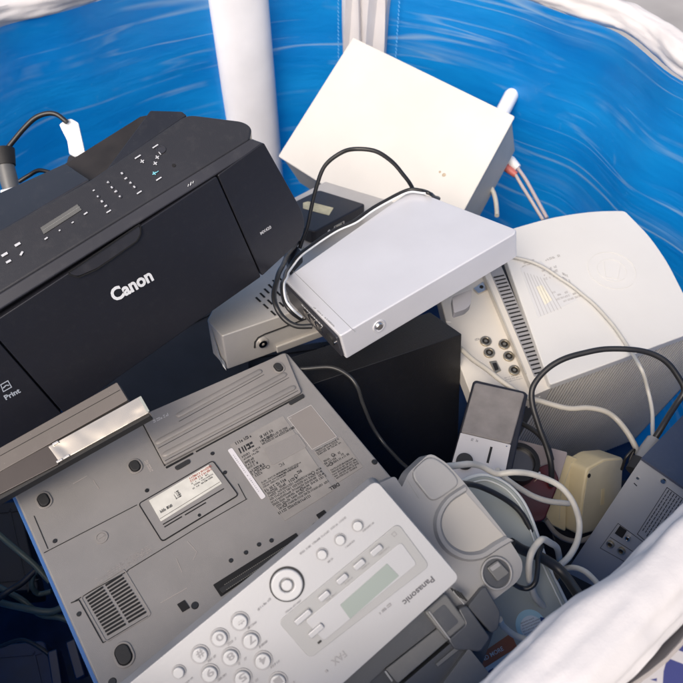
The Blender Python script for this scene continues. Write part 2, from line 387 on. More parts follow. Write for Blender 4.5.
def clothmat(name, col, sc=30):
    m = mat(name, col, .75, var=.04, vscale=12)
    N = m.node_tree.nodes; L = m.node_tree.links; b = N['Principled BSDF']; tc = [n for n in N if n.type == 'TEX_COORD'][0]
    n = N.new('ShaderNodeTexNoise'); n.inputs['Scale'].default_value = sc; n.inputs['Detail'].default_value = 5; L.new(tc.outputs['Object'], n.inputs['Vector'])
    w = N.new('ShaderNodeTexNoise'); w.inputs['Scale'].default_value = 900; L.new(tc.outputs['Object'], w.inputs['Vector'])
    ad = N.new('ShaderNodeMath'); ad.operation = 'MULTIPLY_ADD'; L.new(w.outputs['Fac'], ad.inputs[0]); ad.inputs[1].default_value = .08; L.new(n.outputs['Fac'], ad.inputs[2])
    bp = N.new('ShaderNodeBump'); bp.inputs['Strength'].default_value = .3; bp.inputs['Distance'].default_value = .005; L.new(ad.outputs[0], bp.inputs['Height']); L.new(bp.outputs['Normal'], b.inputs['Normal'])
    return m
M['cloth'] = clothmat('white_padded_cloth', (.62, .60, .61))
M['post'] = clothmat('white_post_cover', (.80, .80, .83), 14)
BIN = thing('collection_bin', 'large round bin lined in scuffed blue tarpaulin, white padded cloth rolled round its rim', 'bin', loc=BC)
def wall(name, m, d, z0, z1, nz, wob, t0=0.0, t1=2*math.pi, flare=0.0):
    n = 220; vs = []; fs = []; uvs = []
    from mathutils import noise
    for j in range(nz+1):
        z = z0+(z1-z0)*j/nz
        for i in range(n+1):
            th = t0+(t1-t0)*i/n; q = noise.noise(Vector((math.cos(th)*2.2, math.sin(th)*2.2, z*6)))*wob+noise.noise(Vector((math.cos(th)*7, math.sin(th)*7, z*14)))*wob*.3
            vs.append(pol(th, d+q+flare*math.sin(min(1, (z1-z)/.22)*math.pi/2), z)); uvs.append((th*.62, z))
    for j in range(nz):
        for i in range(n): a = j*(n+1)+i; fs.append((a, a+1, a+n+2, a+n+1))
    me = bpy.data.meshes.new(name); me.from_pydata(vs, [], fs); me.materials.append(m)
    ul = me.uv_layers.new(name='UVMap')
    for lp in me.loops: ul.data[lp.index].uv = uvs[lp.vertex_index]
    for p in me.polygons: p.use_smooth = True
    o = bpy.data.objects.new(name, me); COL.objects.link(o); o.parent = BIN; return o
wall('side_wall', wallmat(), 0, .01, HB-.022, 40, .009)
oc = wall('outer_cover', outermat(),   .060, .0, HB-.028, 30, .008, math.radians(190), math.radians(350), .13); oc['label'] = 'white outer cover printed with navy shapes'
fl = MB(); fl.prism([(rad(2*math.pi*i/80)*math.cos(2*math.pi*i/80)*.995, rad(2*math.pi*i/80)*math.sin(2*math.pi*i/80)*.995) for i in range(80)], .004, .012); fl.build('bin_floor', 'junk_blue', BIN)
# the rolled padded cloth over the rim
def rimroll():
    from mathutils import noise
    n = 720; m = 48; vs = []; fs = []
    for i in range(n):
        th = 2*math.pi*i/n
        near = max(0, math.cos(th-math.radians(-50)))
        for k in range(m):
            w = 2*math.pi*k/m
            c, s_ = math.cos(w), math.sin(w)
            rr = .036+.004*math.sin(th*9)+.004*noise.noise(Vector((math.cos(th)*5, math.sin(th)*5, w*.5)))
            fold = .0035*noise.noise(Vector((th*8, w*1.6, 1)))+.0030*noise.noise(Vector((th*5, math.cos(w)*3, math.sin(w)*3+5)))+.0012*noise.noise(Vector((th*30, w*5, 2)))
            a = .0275+(rr-.037)*.5+fold*1.15+.003*math.sin(th*3+w*3+2*noise.noise(Vector((th*5, w*.6, 3))))*(.5+.5*math.sin(th*11))
            a *= 1-.18*max(0, math.sin(th))
            vs.append(pol(th, .0225+c*(a*(.98)), HB-.006+s_*a*(.9)))
    for i in range(n):
        for k in range(m):
            a = i*m+k; b = i*m+(k+1) % m; c = ((i+1) % n)*m+(k+1) % m; d = ((i+1) % n)*m+k; fs.append((a, d, c, b))
    b = MB(); b.add(vs, fs); return b.build('rim_cover', 'cloth', BIN, smooth=True)
rimroll()
sm = MB()
for s_ in (-1,):
    sm.tube([pol(2*math.pi*i/240, .0575+.002*math.sin(i*.9), HB-.014+.003*math.sin(i*.31)) for i in range(241)], .0016, 6)
sm.build('rim_seam', mat('grey_seam', (.36, .33, .32), .8), BIN, smooth=True)
sm = MB(); sm.tube([pol(2*math.pi*i/240, .056, HB-.034) for i in range(241)], .0055, 8); sm.build('edge_binding', mat('grey_binding', (.07, .065, .07), .7), BIN, smooth=True)
def ang_of(px):
    # where the wall stands behind this column of the photograph, at mid height
    best = None
    for k in range(400):
        th = math.pi*k/400; p = Vector(pol(th, 0, .55))+BC-CAM; c = RC.transposed() @ p
        if c.z < 0:
            x = CX+F*c.x/-c.z; e = abs(x-px)
            if best is None or e < best[0]: best = (e, th)
    return best[1]
def strip(name, m, px, w, thick, z1, folds=0.0, z0=.02, prof=16):
    th = ang_of(px); r = rad(th)
    vs = []; fs = []; nz = 24
    t = Vector((-math.sin(th), math.cos(th), 0)); o = Vector((math.cos(th), math.sin(th), 0))
    for j in range(nz+1):
        z = z0+(z1-z0)*j/nz
        for k in range(prof+1):
            a = math.pi*k/prof; x = math.cos(a)*w/2; d = math.sin(a)**.6*thick
            d += folds*math.sin(k*2.1+z*3)*.5; x += folds*math.sin(z*9+k)*.5
            p = o*(r+.012-.02-d)+t*x; vs.append((p.x, p.y, z))
    for j in range(nz):
        for k in range(prof): a = j*(prof+1)+k; fs.append((a, a+1, a+prof+2, a+prof+1))
    b = MB(); b.add(vs, fs); return b.build(name, m, BIN, smooth=True)
strip('post', 'post', 246, .118, .045, HB+.01)
strip('cloth_strip', 'cloth', 366, .095, .02, HB, folds=.014, z0=.5)
sew = mat('pale_stitching', (.12, .40, .78), .6)
for px in (338, 397):
    th = ang_of(px); b = MB()
    for j in range(58):
        z = .30+j*.0078; p = Vector(pol(th, -.014, z)); t = Vector((-math.sin(th), math.cos(th), 0))
        b.tube([p-t*.0015, p+t*.0005+Vector((0, 0, .005))], .0011, 5)
    b.build('stitching', sew, BIN)

# ================================================================== PRINTER
P = Fr((.6, -.4, .69), (65, 416), .74, (262, 277))
pr = thing('printer', 'big black multifunction inkjet printer standing tilted at the left wall', 'printer', P)
u = P.u
ys = u(217, 175)[1]                            # height of the seam in the printer's own space
xr = u(264, 141)[0]
xl = -.11
fy0 = -.003
# lower body behind the front panels
right_out = [u(264, 141), u(303, 211), u(306, 226), u(301, 241), u(262, 277)]
def RX(deg, y, z, x=0): return Matrix.Translation((x, y, z)) @ Matrix.Rotation(math.radians(deg), 4, 'X')
g_ = .0009
b = MB(); pts = P.us([(-14, 326), (217, 175), (262, 277), (65, 416)]); b.prism(rounded(inset(pts, g_), .003), -.012, 0); b.build('front_flap', 'black', pr, bevel=.0012)
b = MB(); pts = [u(217, 175)]+right_out; b.prism(rounded(inset(pts, g_), [.002, .004, .02, .02, .012, .002]), -.012, 0); b.build('side_panel', 'black', pr, bevel=.0015)
yb = u(65, 416)[1]
b = MB(); b.prism(inset([(xl, yb-.02), u(65, 416), u(-14, 326), (xl, ys)], g_), -.012, 0); b.build('side_panel', 'black', pr, bevel=.0012)
b = MB(); pts = [(xl, ys+.002), (xr+.001, ys+.002)]+right_out[1:]+[u(65, 416), (xl, yb-.02)]
b.prism(rounded(pts, [0, .004, .02, .02, .012, .002, 0]), -.14, -.0115); b.build('body', 'black', pr, bevel=.004)
# glossy strip, then the control panel, each leaning further back
S = P.sub(RX(-32, ys, 0)); sw = S.u(140, 207)[1]
b = MB(); rx = S.u(264, 141)[0]
b.prism([(xl, .0008), (rx, .0008), (rx-.012, sw), (xl, sw)], -.05, 0, S.X); b.build('trim_strip', 'black_gloss', pr, bevel=.002, seg=3)
C = S.sub(Matrix.Translation((0, sw, 0)) @ Matrix.Rotation(math.radians(-26), 4, 'X'))
bl = [(-30, 241), (0, 225), (91, 179), (187, 114)]
b = MB(); cpts = [(xl, .0006), (rx-.013, .0006), C.u(252, 127), C.u(243, 121), C.u(187, 114), C.u(91, 179), (xl, C.u(0, 225)[1])]
print('PRINTER strip', sw, 'panel', C.u(91, 179), C.u(187, 114), 'xr', xr, 'ys', ys)
b.prism(rounded(cpts, [0, .004, .02, .02, .01, 0, 0]), -.06, 0, C.X); b.build('control_panel', 'black_panel', pr, bevel=.0025, seg=3)
# document lid leaning away, cut by the open feeder
Lf = C.sub(Matrix.Translation((0, C.u(91, 179)[1], 0)) @ Matrix.Rotation(math.radians(-22), 4, 'X'))
b = MB(); b.prism([(xl, .001), (Lf.u(90, 179.5)[0], .001), Lf.u(65, 163), Lf.u(-2, 193), (xl, Lf.u(0, 191)[1])], -.012, 0, Lf.X); b.build('document_lid', 'black_lid', pr, bevel=.002)
b = MB(); b.prism([C.u(104, 172, -.003), C.u(187, 115, -.003), C.u(182, 111, -.003), C.u(150, 110, -.003)], -.02, -.003, C.X); b.build('feeder_cover', 'black_lid', pr, bevel=.002)
b = MB(); b.prism([C.u(60, 166, -.03), C.u(92, 184, -.03), C.u(120, 170, -.03), C.u(160, 112, -.03), C.u(140, 116, -.03)], -.05, -.03, C.X); b.build('feeder_tray', mat('dusty_brown_black_plastic', (.020, .017, .016), .45, var=.3, vscale=25, dust=.12, dustcol=(.12, .09, .07)), pr, bevel=.002)
# handle scoop on the flap
hp = P.us([(68, 273), (139, 225), (140, 233), (137, 240), (96, 268), (77, 276)])
b = MB(); b.prism(rounded(hp, .004), 0.0002, .0016); b.build('flap_handle', 'black_gloss', pr, bevel=.0007)
b = MB(); b.line(P.us([(67, 272.6), (139, 224.2)]), .0016, .0014, .0022); b.line(P.us([(140, 226), (140, 234), (136, 241), (96, 269), (78, 277), (69, 274)]), .0015, .0004, .0018); b.build('handle_gap', 'gap', pr)
# the maker's lettering
v_, f_ = txt(P, 'Canon', (114.5, 302), (154, 279.5), .0006, bold=.036, h=P.sz(130, 290, 13.5)); b = MB(); b.add(v_, f_)
b.build('logo', 'white_ink', pr)
v_, f_ = txt(P, 'MX420', (261, 235), (271.5, 228), .0006, bold=.02); b = MB(); b.add(v_, f_); b.build('lettering', mat('silver_ink', (.5, .5, .52), .4), pr)
b = MB(); v_, f_ = txt(P, "Print", (6, 400), (21, 392), .0006, bold=.03); b.add(v_, f_)
b.frame(P.us([(0, 384.5), (8, 380), (12, 387), (3, 392)]), inset(P.us([(0, 384.5), (8, 380), (12, 387), (3, 392)]), .0009), .0004, .0007)
b.line(P.us([(3, 388), (6, 385), (9, 385)]), .0012, .0004, .0007)
b.build('lettering', mat('pale_blue_ink', (.42, .46, .52), .5), pr)
# screen and keys
b = MB(); b.prism(C.us([(40.5, 228), (77.5, 204.5), (82, 210), (44, 234.5)]), .0002, .0009, C.X); b.build('screen', 'lcd_dark', pr, bevel=.0003)
b = MB(); b.line(C.us([(43, 231), (80, 207.2)]), .0004, .0009, .0011, C.X); b.build('screen_line', mat('dim_line', (.25, .25, .24), .4), pr)
def dash(mb, fr, x, y, L, w, ang):
    c = Vector(fr.u(x, y)); e = Vector(fr.u(x+math.cos(math.radians(ang))*L, y-math.sin(math.radians(ang))*L)); c2 = c*2-e
    c2 = c+(c2-c)*.85; e = c+(e-c)*.85
    mb.line([tuple(c2), tuple(e)], w*.72, .0010, .00135, fr.X)
b = MB()
for x, y, L, w, a in ((46.5, 239, 2.2, .0022, 35), (60, 231, 1.0, .002, 35), (73, 223, 1.4, .0018, 35), (86, 214, 2.4, .0022, 35),
                      (5, 255, 4, .004, 30), (9, 262, 3.2, .0035, 30), (18, 245, 3.6, .004, 30), (22, 254, 2.6, .003, 60),
                      (109, 212, 3, .002, 33), (139.5, 193, 3.2, .002, 33), (159, 179.5, 3.6, .002, 33), (138, 157.5, 4, .0022, 33), (155.5, 147, 3.8, .0022, 33), (94, 191, 1.2, .002, 30)):
    dash(b, C, x, y, L, w, a)
b.build('printed_mark', 'mark_ink', pr)
keys = [(98, 197), (102, 202), (106, 206.5), (108, 183), (112, 188), (116, 192), (120, 197), (122, 174), (126, 179), (130.5, 183.5), (134.5, 187.5)]
b = MB(); kb = MB()
for i, (x, y) in enumerate(keys):
    k = C.u(x, y); s_ = C.sz(x, y, 1)
    kb.cyl(k, s_*2.3, 0, .0009, 20, s_*1.9, C.X)
    dash(b, C, x, y, .9+(i % 3)*.35, .0022, (35, -50, 35)[i % 3]); 
    if i % 2: dash(b, C, x+.6, y-.4, 1.2, .0012, -50)
kb.build('keypad', 'black_gloss', pr, smooth=True)
b2 = MB()
for x, y in ((142.5, 162), (157.5, 158), (155.5, 164)): dash(b2, C, x, y, 2.4, .0016, 35); dash(b2, C, x, y, 2.4, .0016, -50)
dash(b2, C, 160, 154, 2, .0012, -50); b2.build('printed_mark', 'mark_ink', pr); b.build('printed_mark', 'mark_ink', pr)
b = MB(); k = C.u(161, 150); s_ = C.sz(161, 150, 1); b.ring(k, s_*3.4, s_*4.4, 0, .0012, X=C.X); b.cyl(k, s_*3.4, 0, .0008, 24, X=C.X); b.build('start_button', 'black_gloss', pr, smooth=True)
b = MB(); dash(b, C, 154.5, 174, 2.4, .0016, 35); dash(b, C, 154.5, 174, 2.2, .0014, -50); dash(b, C, 157.5, 172.5, 1.8, .001, 35); b.build('printed_mark', mat('cyan_ink', (.2, .55, .65), .4), pr)
b = MB(); k = C.u(174, 165.5); b.cyl(k, .0022, 0, .0006, 16, X=C.X); b.build('indicator_lamp', 'gap', pr)
b = MB(); x, y = 190.5, 184
for dx, h_ in ((-2.4, 2.0), (0, 3.2), (2.4, 2.0)): dash(b, S, x+dx, y-dx*.66, h_*.7, .0008, 75)
dash(b, S, x, y+.3, .8, .0012, 75); b.build('antenna_mark', 'white_ink', pr)

# ================================================================== LAPTOP
A = Fr((.1, .62, .78), (107, 704), .554, (400, 487))
lp = thing('laptop', 'grey laptop lying upside down with its battery and service label showing', 'laptop', A)
u = A.u
body = [u(107, 704), u(400, 487), u(286, 351), u(9, 483)]
b = MB(); b.prism(rounded(body, .008), -.026, 0); b.build('base', 'laptop', lp, bevel=.0022, seg=3)
b = MB(); b.prism(rounded(inset(body, -.0015), .009), -.036, -.0262); b.build('screen_lid', 'blue_edge', lp, bevel=.002)
e = u(107, 704); e2 = u(9, 483)
b = MB(); b.line([(e[0]-.0010, e[1]+.004), (e2[0]-.0010, e2[1]-.004)], .0040, -.024, -.0025); b.build('side_trim', 'blue_edge', lp, bevel=.001)
# battery with long ridges
bq = A.us([(165, 466), (301.5, 394), (281, 352.5), (140, 418)])
b = MB(); b.prism(rounded([bq[0], bq[1], (body[2][0]-.004, body[2][1]-.004), bq[3]], .003), .0, .0045); bt = b.build('battery', 'battery', lp, bevel=.0012); b = MB()
for a, c in (((162, 456), (296, 386)), ((155, 443.5), (287, 373)), ((176, 416.5), (262, 370))):
    p_, q_ = Vector(u(*a, .0045)), Vector(u(*c, .0045)); T_ = [p_.lerp(q_, t) for t in (0, .01, .03, .97, .99, 1)]
    MB().tube([(v.x, v.y, .0042) for v in T_], [.0004, .0028, .0040, .0040, .0028, .0004], 16, flat=.5).build('ridge', 'battery', bt, smooth=True)
    b.line([u(a[0]+3, a[1]+5, .0045), u(c[0]+2, c[1]+4.6, .0045)], .0005, .0045, .0048)
# panel seams
b.build('groove', 'screw', bt); b = MB()
b.line(A.us([(166, 468), (193, 453.5)]), .0022, .0001, .0008); b.line(A.us([(196, 452), (303, 394.5)]), .0016, .0001, .0008); b.line(A.us([(165, 466), (139, 417)]), .0014, .0001, .0008)
for seg in ([(44, 553), (137, 505)], [(127.4, 570.5), (200, 526), (247, 499)], [(34, 516), (48, 549)], [(246, 499), (238, 484)], [(75, 601), (97, 588), (128, 571)]):
    b.line(A.us(seg), .0007, .0001, .0005)
b.line(A.us([(71, 603), (79, 600), (103, 643)]), .0009, .0001, .0006)
b.line(A.us([(103, 643), (148, 616)]), .0006, .0001, .0005)
b.build('seam', 'gap', lp)
def plate(name, px, m, z1, r=.003, bev=.0004, z0=.0001): b = MB(); b.prism(rounded(A.us(px), r), z0, z1); return b.build(name, m, lp, bevel=bev)
def rimline(px, w=.001, r=.003, z=.0006):
    P_ = rounded(A.us(px), r); b = MB(); b.frame(P_, inset(P_, w), .0001, z); return b
# memory door with a paper sticker
door = [(138, 504), (213, 460.5), (239, 495.5), (162, 542.5)]
plate('memory_door', door, 'laptop', .0009, .004)
rimline(door, .0011, .004, .0011).build('door_gap', 'gap', lp)
dq = [(149, 501), (208.5, 465.5), (222, 484), (161, 522)]
st = plate('paper_sticker', dq, 'paper', .0014, .0005, 0, .0010)
b = MB(); microprint(b, A, [(193, 490), (218, 475), (189, 484)], 3, .0015, .8, .6); microprint(b, A, [(161, 514), (173, 507), (159.5, 511)], 1, .0015, 1, .9); microprint(b, A, [(176, 500), (182, 496.5), (173, 493)], 4, .0015, .9, .8)
b.line(A.us([(160, 519.5), (220, 482.5)]), .0004, .0015, .0016); b.build('printing', 'ink', lp)
b = MB(); microprint(b, A, [(191, 483), (213, 470), (188, 478)], 2, .0015, .9, .7); b.build('printing', mat('red_ink', (.35, .10, .07), .5), lp)
b = MB(); b.line(A.us([(163, 525), (224, 489)]), .0011, .0010, .0013); b.line(A.us([(164.5, 527.5), (182, 517)]), .0012, .0010, .0013); b.line(A.us([(185, 515.5), (206, 503)]), .0012, .0010, .0013); b.build('slot', 'gap', lp)
# rubber feet
def foot(x, y, px0, px1, w, o_=0.0):
    a = Vector(u(*px0)); c = Vector(u(*px1)); d = (c-a); L = d.length; d.normalize(); q = Vector((-d.y, d.x)); mm = (a+c)/2
    def cap(L_, w_): return [tuple(mm+d*(sx*(L_/2-w_/2)+math.cos(t)*w_/2*sx)+q*math.sin(t)*w_/2*sx) for sx, rg in ((1, range(-6, 7)), (-1, range(-6, 7))) for t in [k*math.pi/12 for k in rg]]
    b = MB(); b.frame(cap(L+.005, w+.005), cap(L+.0012, w+.0012), .0001+o_, .0014+o_); r_ = b.build('foot_rim', 'battery', lp, bevel=.0004)
    b = MB(); b.prism(cap(L+.001, w+.001), .0001+o_, .0006+o_); b.build('foot_well', 'gap', lp)
    b = MB(); b.prism(cap(L, w), .0006+o_, .0032+o_); b.build('rubber_foot', 'rubber', lp, bevel=.001)
foot(0, 0, (132, 462), (138, 471), .0095)
foot(0, 0, (41, 495), (47, 506), .0095)
foot(0, 0, (119.5, 646), (128, 664), .012)
foot(0, 0, (275.5, 366.5), (281, 373.5), .0085, .0045)
foot(0, 0, (370.5, 484), (375.5, 487.5), .012)
def dots(name, pts, r, m, z0=.0001, z1=.0009):
    for x, y in pts:
        k = A.u(x, y); b = MB(); b.cyl(k, r, z0, z1, 18, r*.8); b.build(name, m, lp)
dots('screw', [(147, 490.5), (212.5, 453.5), (199.5, 515.5), (231, 560.5), (246, 552.5), (259, 544.5), (271.5, 540.5), (55, 541), (79, 614), (225, 472.5)], .0023, 'screw')
dots('screw', [(195, 605.5), (112.5, 682)], .0036, 'screw')
dots('screw', [(315.5, 525.5), (374.5, 462)], .0034, 'screw')
b = MB(); k = A.u(101.5, 537.5); b.ring(k, .0045, .0062, .0001, .0009); b.cyl(k, .0043, .0001, .0006); b.line([(k[0]-.003, k[1]), (k[0]+.003, k[1])], .001, .0006, .001); b.build('lock_screw', 'battery', lp, smooth=True)
plate('release_latch', [(174, 467.5), (189, 459), (191, 463), (177, 471)], 'rubber', .0014, .003)
plate('release_latch', [(288, 402), (303, 394), (305, 397.5), (290, 406)], 'rubber', .0014, .003)
plate('access_slot', [(177, 604.5), (184.5, 600), (190, 608), (182.5, 612.5)], 'gap', .0007, .0005, 0)
plate('access_slot', [(316, 515), (324, 510), (329, 516), (320.5, 521.5)], 'gap', .0007, .0005, 0)
# docking connector
plate('docking_port', [(213, 585), (296, 533), (302, 541), (221, 597)], 'gap', .0006, .001, 0)
cn = plate('port_housing', [(219, 589.5), (293, 542), (296, 546), (223, 594)], 'rubber', .0022, .0015, .0004, .0006)
b = MB()
for r0, r1 in (((225, 584.5), (290, 543.5)), ((227, 589.5), (292, 547))):
    a = Vector(A.u(*r0, .0023)); c = Vector(A.u(*r1, .0023))
    for k in range(38):
        p = a.lerp(c, k/37); b.box(p.x-.0006, p.y-.0003, .0022, p.x+.0006, p.y+.0003, .0026)
b.build('contact_pins', 'gold', lp)
# vents near the lower corner
b = MB()
o0, o1, o2, o3 = [Vector(A.u(*p)) for p in ((85, 597), (121, 573.5), (147, 613.5), (108, 636.5))]
for k in range(13):
    t = (k+.5)/13; l = o0.lerp(o3, t); r = o1.lerp(o2, t); m1 = l.lerp(r, .47); m2 = l.lerp(r, .54)
    b.line([tuple(l), tuple(m1)], .0019, .0002, .0007); b.line([tuple(m2), tuple(r)], .0019, .0002, .0007)
b.build('vent', 'gap', lp)
b = MB(); b.frame(rounded(A.us([(80, 597), (124, 568.5), (152, 615), (106, 643)]), .004), inset(rounded(A.us([(80, 597), (124, 568.5), (152, 615), (106, 643)]), .004), .0008), .0001, .0008); b.build('vent_frame', 'battery', lp)
# moulded small print and marks
b = MB(); microprint(b, A, [(98, 586), (152, 551), (94, 579)], 4, .0001, .85, .45); microprint(b, A, [(143, 461), (153, 479), (147, 459)], 1, .0001, 1, .8)
b.line(A.us([(160.5, 603), (187, 588)]), .0006, .0001, .0004); b.line(A.us([(176, 558), (182, 572)]), .0005, .0001, .0004); b.line(A.us([(73, 484), (87, 476)]), .0008, .0001, .0004); b.line(A.us([(93, 480), (99, 489)]), .0005, .0001, .0004)
b.line(A.us([(187, 541), (197, 552), (193, 560)]), .0004, .0001, .0004)
b.build('moulded_print', mat('moulded_grey', (.34, .31, .29), .5), lp)
b = MB(); microprint(b, A, [(153, 424), (171, 415), (152, 421)], 1, .0045, 1, .9); b.build('charge_gauge', 'pale_ink', bt)
# service label, worn
lab = [(227, 447), (286, 412.5), (334, 487), (287, 514), (272, 520)]
plate('service_label', [(230, 445), (283, 416), (334, 490), (285, 521)], mat('grey_service_label', (.255, .24, .225), .45, var=.08, vscale=50), .0005, .001, 0)
plate('torn_label', [(264, 449), (297, 433.5), (307, 447), (272, 466)], 'battery', .0008, .003, 0, .0005)
plate('licence_label', [(287, 418), (311, 405), (337, 437), (312, 450)], mat('plain_grey_label', (.225, .205, .19), .4), .0006, .001, 0)
rimline([(287, 418), (311, 405), (337, 437), (312, 450)], .0005, .001, .0007).build('label_edge', 'pale_ink', lp)
plate('certificate_label', [(314, 452), (341, 437), (363, 467), (338, 483)], mat('grey_certificate_label', (.235, .22, .205), .45, var=.08, vscale=50), .0005, .001, 0)
b = MB(); z = .0005
for q, rows, fill, hg in (([(236, 446), (262, 432), (234, 443)], 1, .9, .9), ([(241, 455), (260, 445), (238, 449)], 1, 1, .95), ([(244, 461), (262, 451), (241, 456)], 2, .8, .5), ([(263, 443), (277, 435), (259, 436)], 2, .8, .6),
                          ([(248, 470), (260, 463), (244, 462)], 3, .8, .6), ([(262, 446), (296, 428), (259, 441)], 2, .85, .6), ([(254, 479), (268, 471), (249, 471)], 3, .7, .7),
                          ([(263, 489), (300, 468), (259, 483)], 3, .9, .5), ([(268, 496), (305, 475), (264, 490)], 2, .6, .7), ([(277, 512), (330, 482), (267, 496)], 6, .85, .55), ([(278, 516), (312, 497), (276, 513)], 1, .9, .6),
                          ([(318, 456), (342, 443), (314, 451)], 3, .9, .6), ([(327, 468), (350, 455), (322, 461)], 3, .7, .6), ([(336, 480), (361, 466), (329, 470)], 5, .92, .5), ([(278, 478), (303, 465), (275, 474)], 2, .9, .4)):
    microprint(b, A, q, rows, z, min(1, fill+.1), min(.85, hg+.15), wr=(.05, .16))
for x, y in ((256, 472), (268, 467), (296, 476), (313, 473), (302, 489), (333, 455), (285, 505), (331, 464)):
    k = A.u(x, y, z); b.ring(k, .0015, .0021, z, z+.0002, 16)
v_, f_ = txt(A, 'DELL', (338, 482.5), (328.5, 488), z, bold=.03); b.add(v_, f_)
v_, f_ = txt(A, 'FC', (283, 462), (278.5, 464.5), z, bold=.01); b.add(v_, f_)
b.build('printing', 'ink', lp)
b = MB(); microprint(b, A, [(289, 420), (292, 418.5), (288, 418)], 1, z, 1); b.build('printing', 'pale_ink', lp)
ws = plate('bar_code_label', [(227.5, 450.5), (232, 448), (266, 497), (261.5, 500)], mat('white_label', (.62, .60, .62), .4, var=.03), .0009, .002, 0, .0006)
b = MB()
for k in range(22):
    if random.random() < .8:
        t = .12+k*.035; p = Vector(A.u(229.8, 449.5, .0009)).lerp(Vector(A.u(263.8, 498.5, .0009)), t); q = Vector(A.u(231, 448.6, .0009))-Vector(A.u(229, 449.8, .0009)); q *= .45
        b.line([tuple(p-q*.7), tuple(p+q*.2)], rnd(.0005, .0013), .0009, .0010)
b.build('printing', 'grey_ink', lp)

# ================================================================== SLIM DEVICE ON THE LAPTOP CORNER
D = Fr((.02, .38, .92), (117, 382), .655, (160, 358))
sd = thing('slim_device', 'flat dark grey device with a crumpled shiny metal strip, lying across the laptop corner', 'device', D)
def dpl(px, m, z0, z1, name, r=.0015, bev=.0008): b = MB(); b.prism(rounded(D.us(px, z1), r), z0, z1); return b.build(name, m, sd, bevel=bev)
dpl([(-40, 470), (117, 382), (128, 400), (-40, 494)], mat('slim_device_grey', (.115, .10, .09), .38, var=.08, dust=.1), -.012, 0, 'top_cover')
dpl([(-40, 492), (52, 443), (59, 464), (-40, 515)], mat('slim_device_dark', (.05, .04, .036), .3, var=.15), -.013, -.001, 'end_cover')
dpl([(48, 446.5), (140, 396), (149, 412.5), (59, 462)], 'foil', -.012, .0006, 'metal_strip', .001, .0005)
dpl([(-40, 514), (149, 413), (150, 416), (-40, 522)], 'rubber', -.016, -.003, 'lower_edge', .0008, .0004)
b = MB(); b.line(D.us([(140, 397), (148.5, 412)]), .0026, .0006, .0012); b.build('end_edge', 'lid', sd)
for x, y, L in ((56, 443.5, 5), (67, 457, 6), (60, 461, 3)):
    b = MB(); k = Vector(D.u(x, y, .0007)); b.box(k.x-.003, k.y-.0012, .0007, k.x+.003, k.y+.0012, .0028); b.build('clip', 'steel', sd, bevel=.0004)
b = MB(); b.line(D.us([(0, 456), (120, 390)]), .0005, 0, .0003); b.build('seam', 'gap', sd)

# ================================================================== FAX MACHINE
X_ = Fr((.07, .02, 1.0), (457, 577), .50, (457+100, 577-89.7))
fx = thing('fax_machine', 'silver white fax machine turned upside down to the viewer, keypad and small screen up', 'fax machine', X_)
u = X_.u
def fp(px, m, z0, z1, name, r=.003, bev=.0008, par=None, seg=2): b = MB(); b.prism(rounded(X_.us(px, z1), r), z0, z1); return b.build(name, m, par or fx, bevel=bev, seg=seg)
pan = [(376, 480), (460, 578), (250, 767), (60, 741)]
b = MB(); b.prism(rounded(X_.us(pan), [.006, .006, .004, .004]), -.022, 0); b.build('control_panel', 'fax_white', fx, bevel=.0035, seg=4)
fp([(398, 523), (430, 566), (310, 659), (278, 622)], 'fax_trim', -.001, .0007, 'display_surround', .005, .0005)
fp([(401, 542), (417, 564), (324, 641), (305, 621)], 'fax_white', .0006, .0012, 'display_plate', .003, .0003)
fp([(387, 563.5), (399, 576), (350, 619), (340, 605)], 'lcd', .0011, .0015, 'screen', .0008, 0)
b = MB()
for c, L in (((370, 551), 13), ((356, 561), 12), ((342, 575), 13), ((325, 591), 12)): pass
def pill(mb, c, L, w, z0, z1, ang, fr=X_):
    s_ = fr.sz(c[0], c[1], 1); a = math.radians(ang); d = Vector((math.cos(a), -math.sin(a)))
    p0 = Vector(fr.u(c[0]-d.x*L/2, c[1]-d.y*L/2)) if False else Vector(fr.u(c[0]-math.cos(a)*L/2, c[1]+math.sin(a)*L/2)); p1 = Vector(fr.u(c[0]+math.cos(a)*L/2, c[1]-math.sin(a)*L/2))
    dd = (p1-p0).normalized(); q = Vector((-dd.y, dd.x))*w*s_/2
    P_ = rounded([tuple(p0-q), tuple(p1-q), tuple(p1+q), tuple(p0+q)], w*s_*.35)
    mb.prism(P_, z0, z1)
for c, L in (((303, 616), 20), ((324, 595), 13), ((342, 578), 13), ((359, 563.5), 13), ((376, 549.5), 14), ((316, 629.5), 18)):
    b = MB(); pill(b, c, L, 6.4, .0006, .0032, 41); b.build('function_button', 'fax_white', fx, bevel=.0008)
    b = MB(); pill(b, c, L+1.6, 8, .0006, .0010, 41); b.build('button_gap', 'fax_trim', fx)
b = MB(); k = u(319.5, 641.5); pill(b, (319.5, 641.5), 4.5, 2.2, .0006, .0011, 41); b.build('indicator_mark', 'rubber', fx)
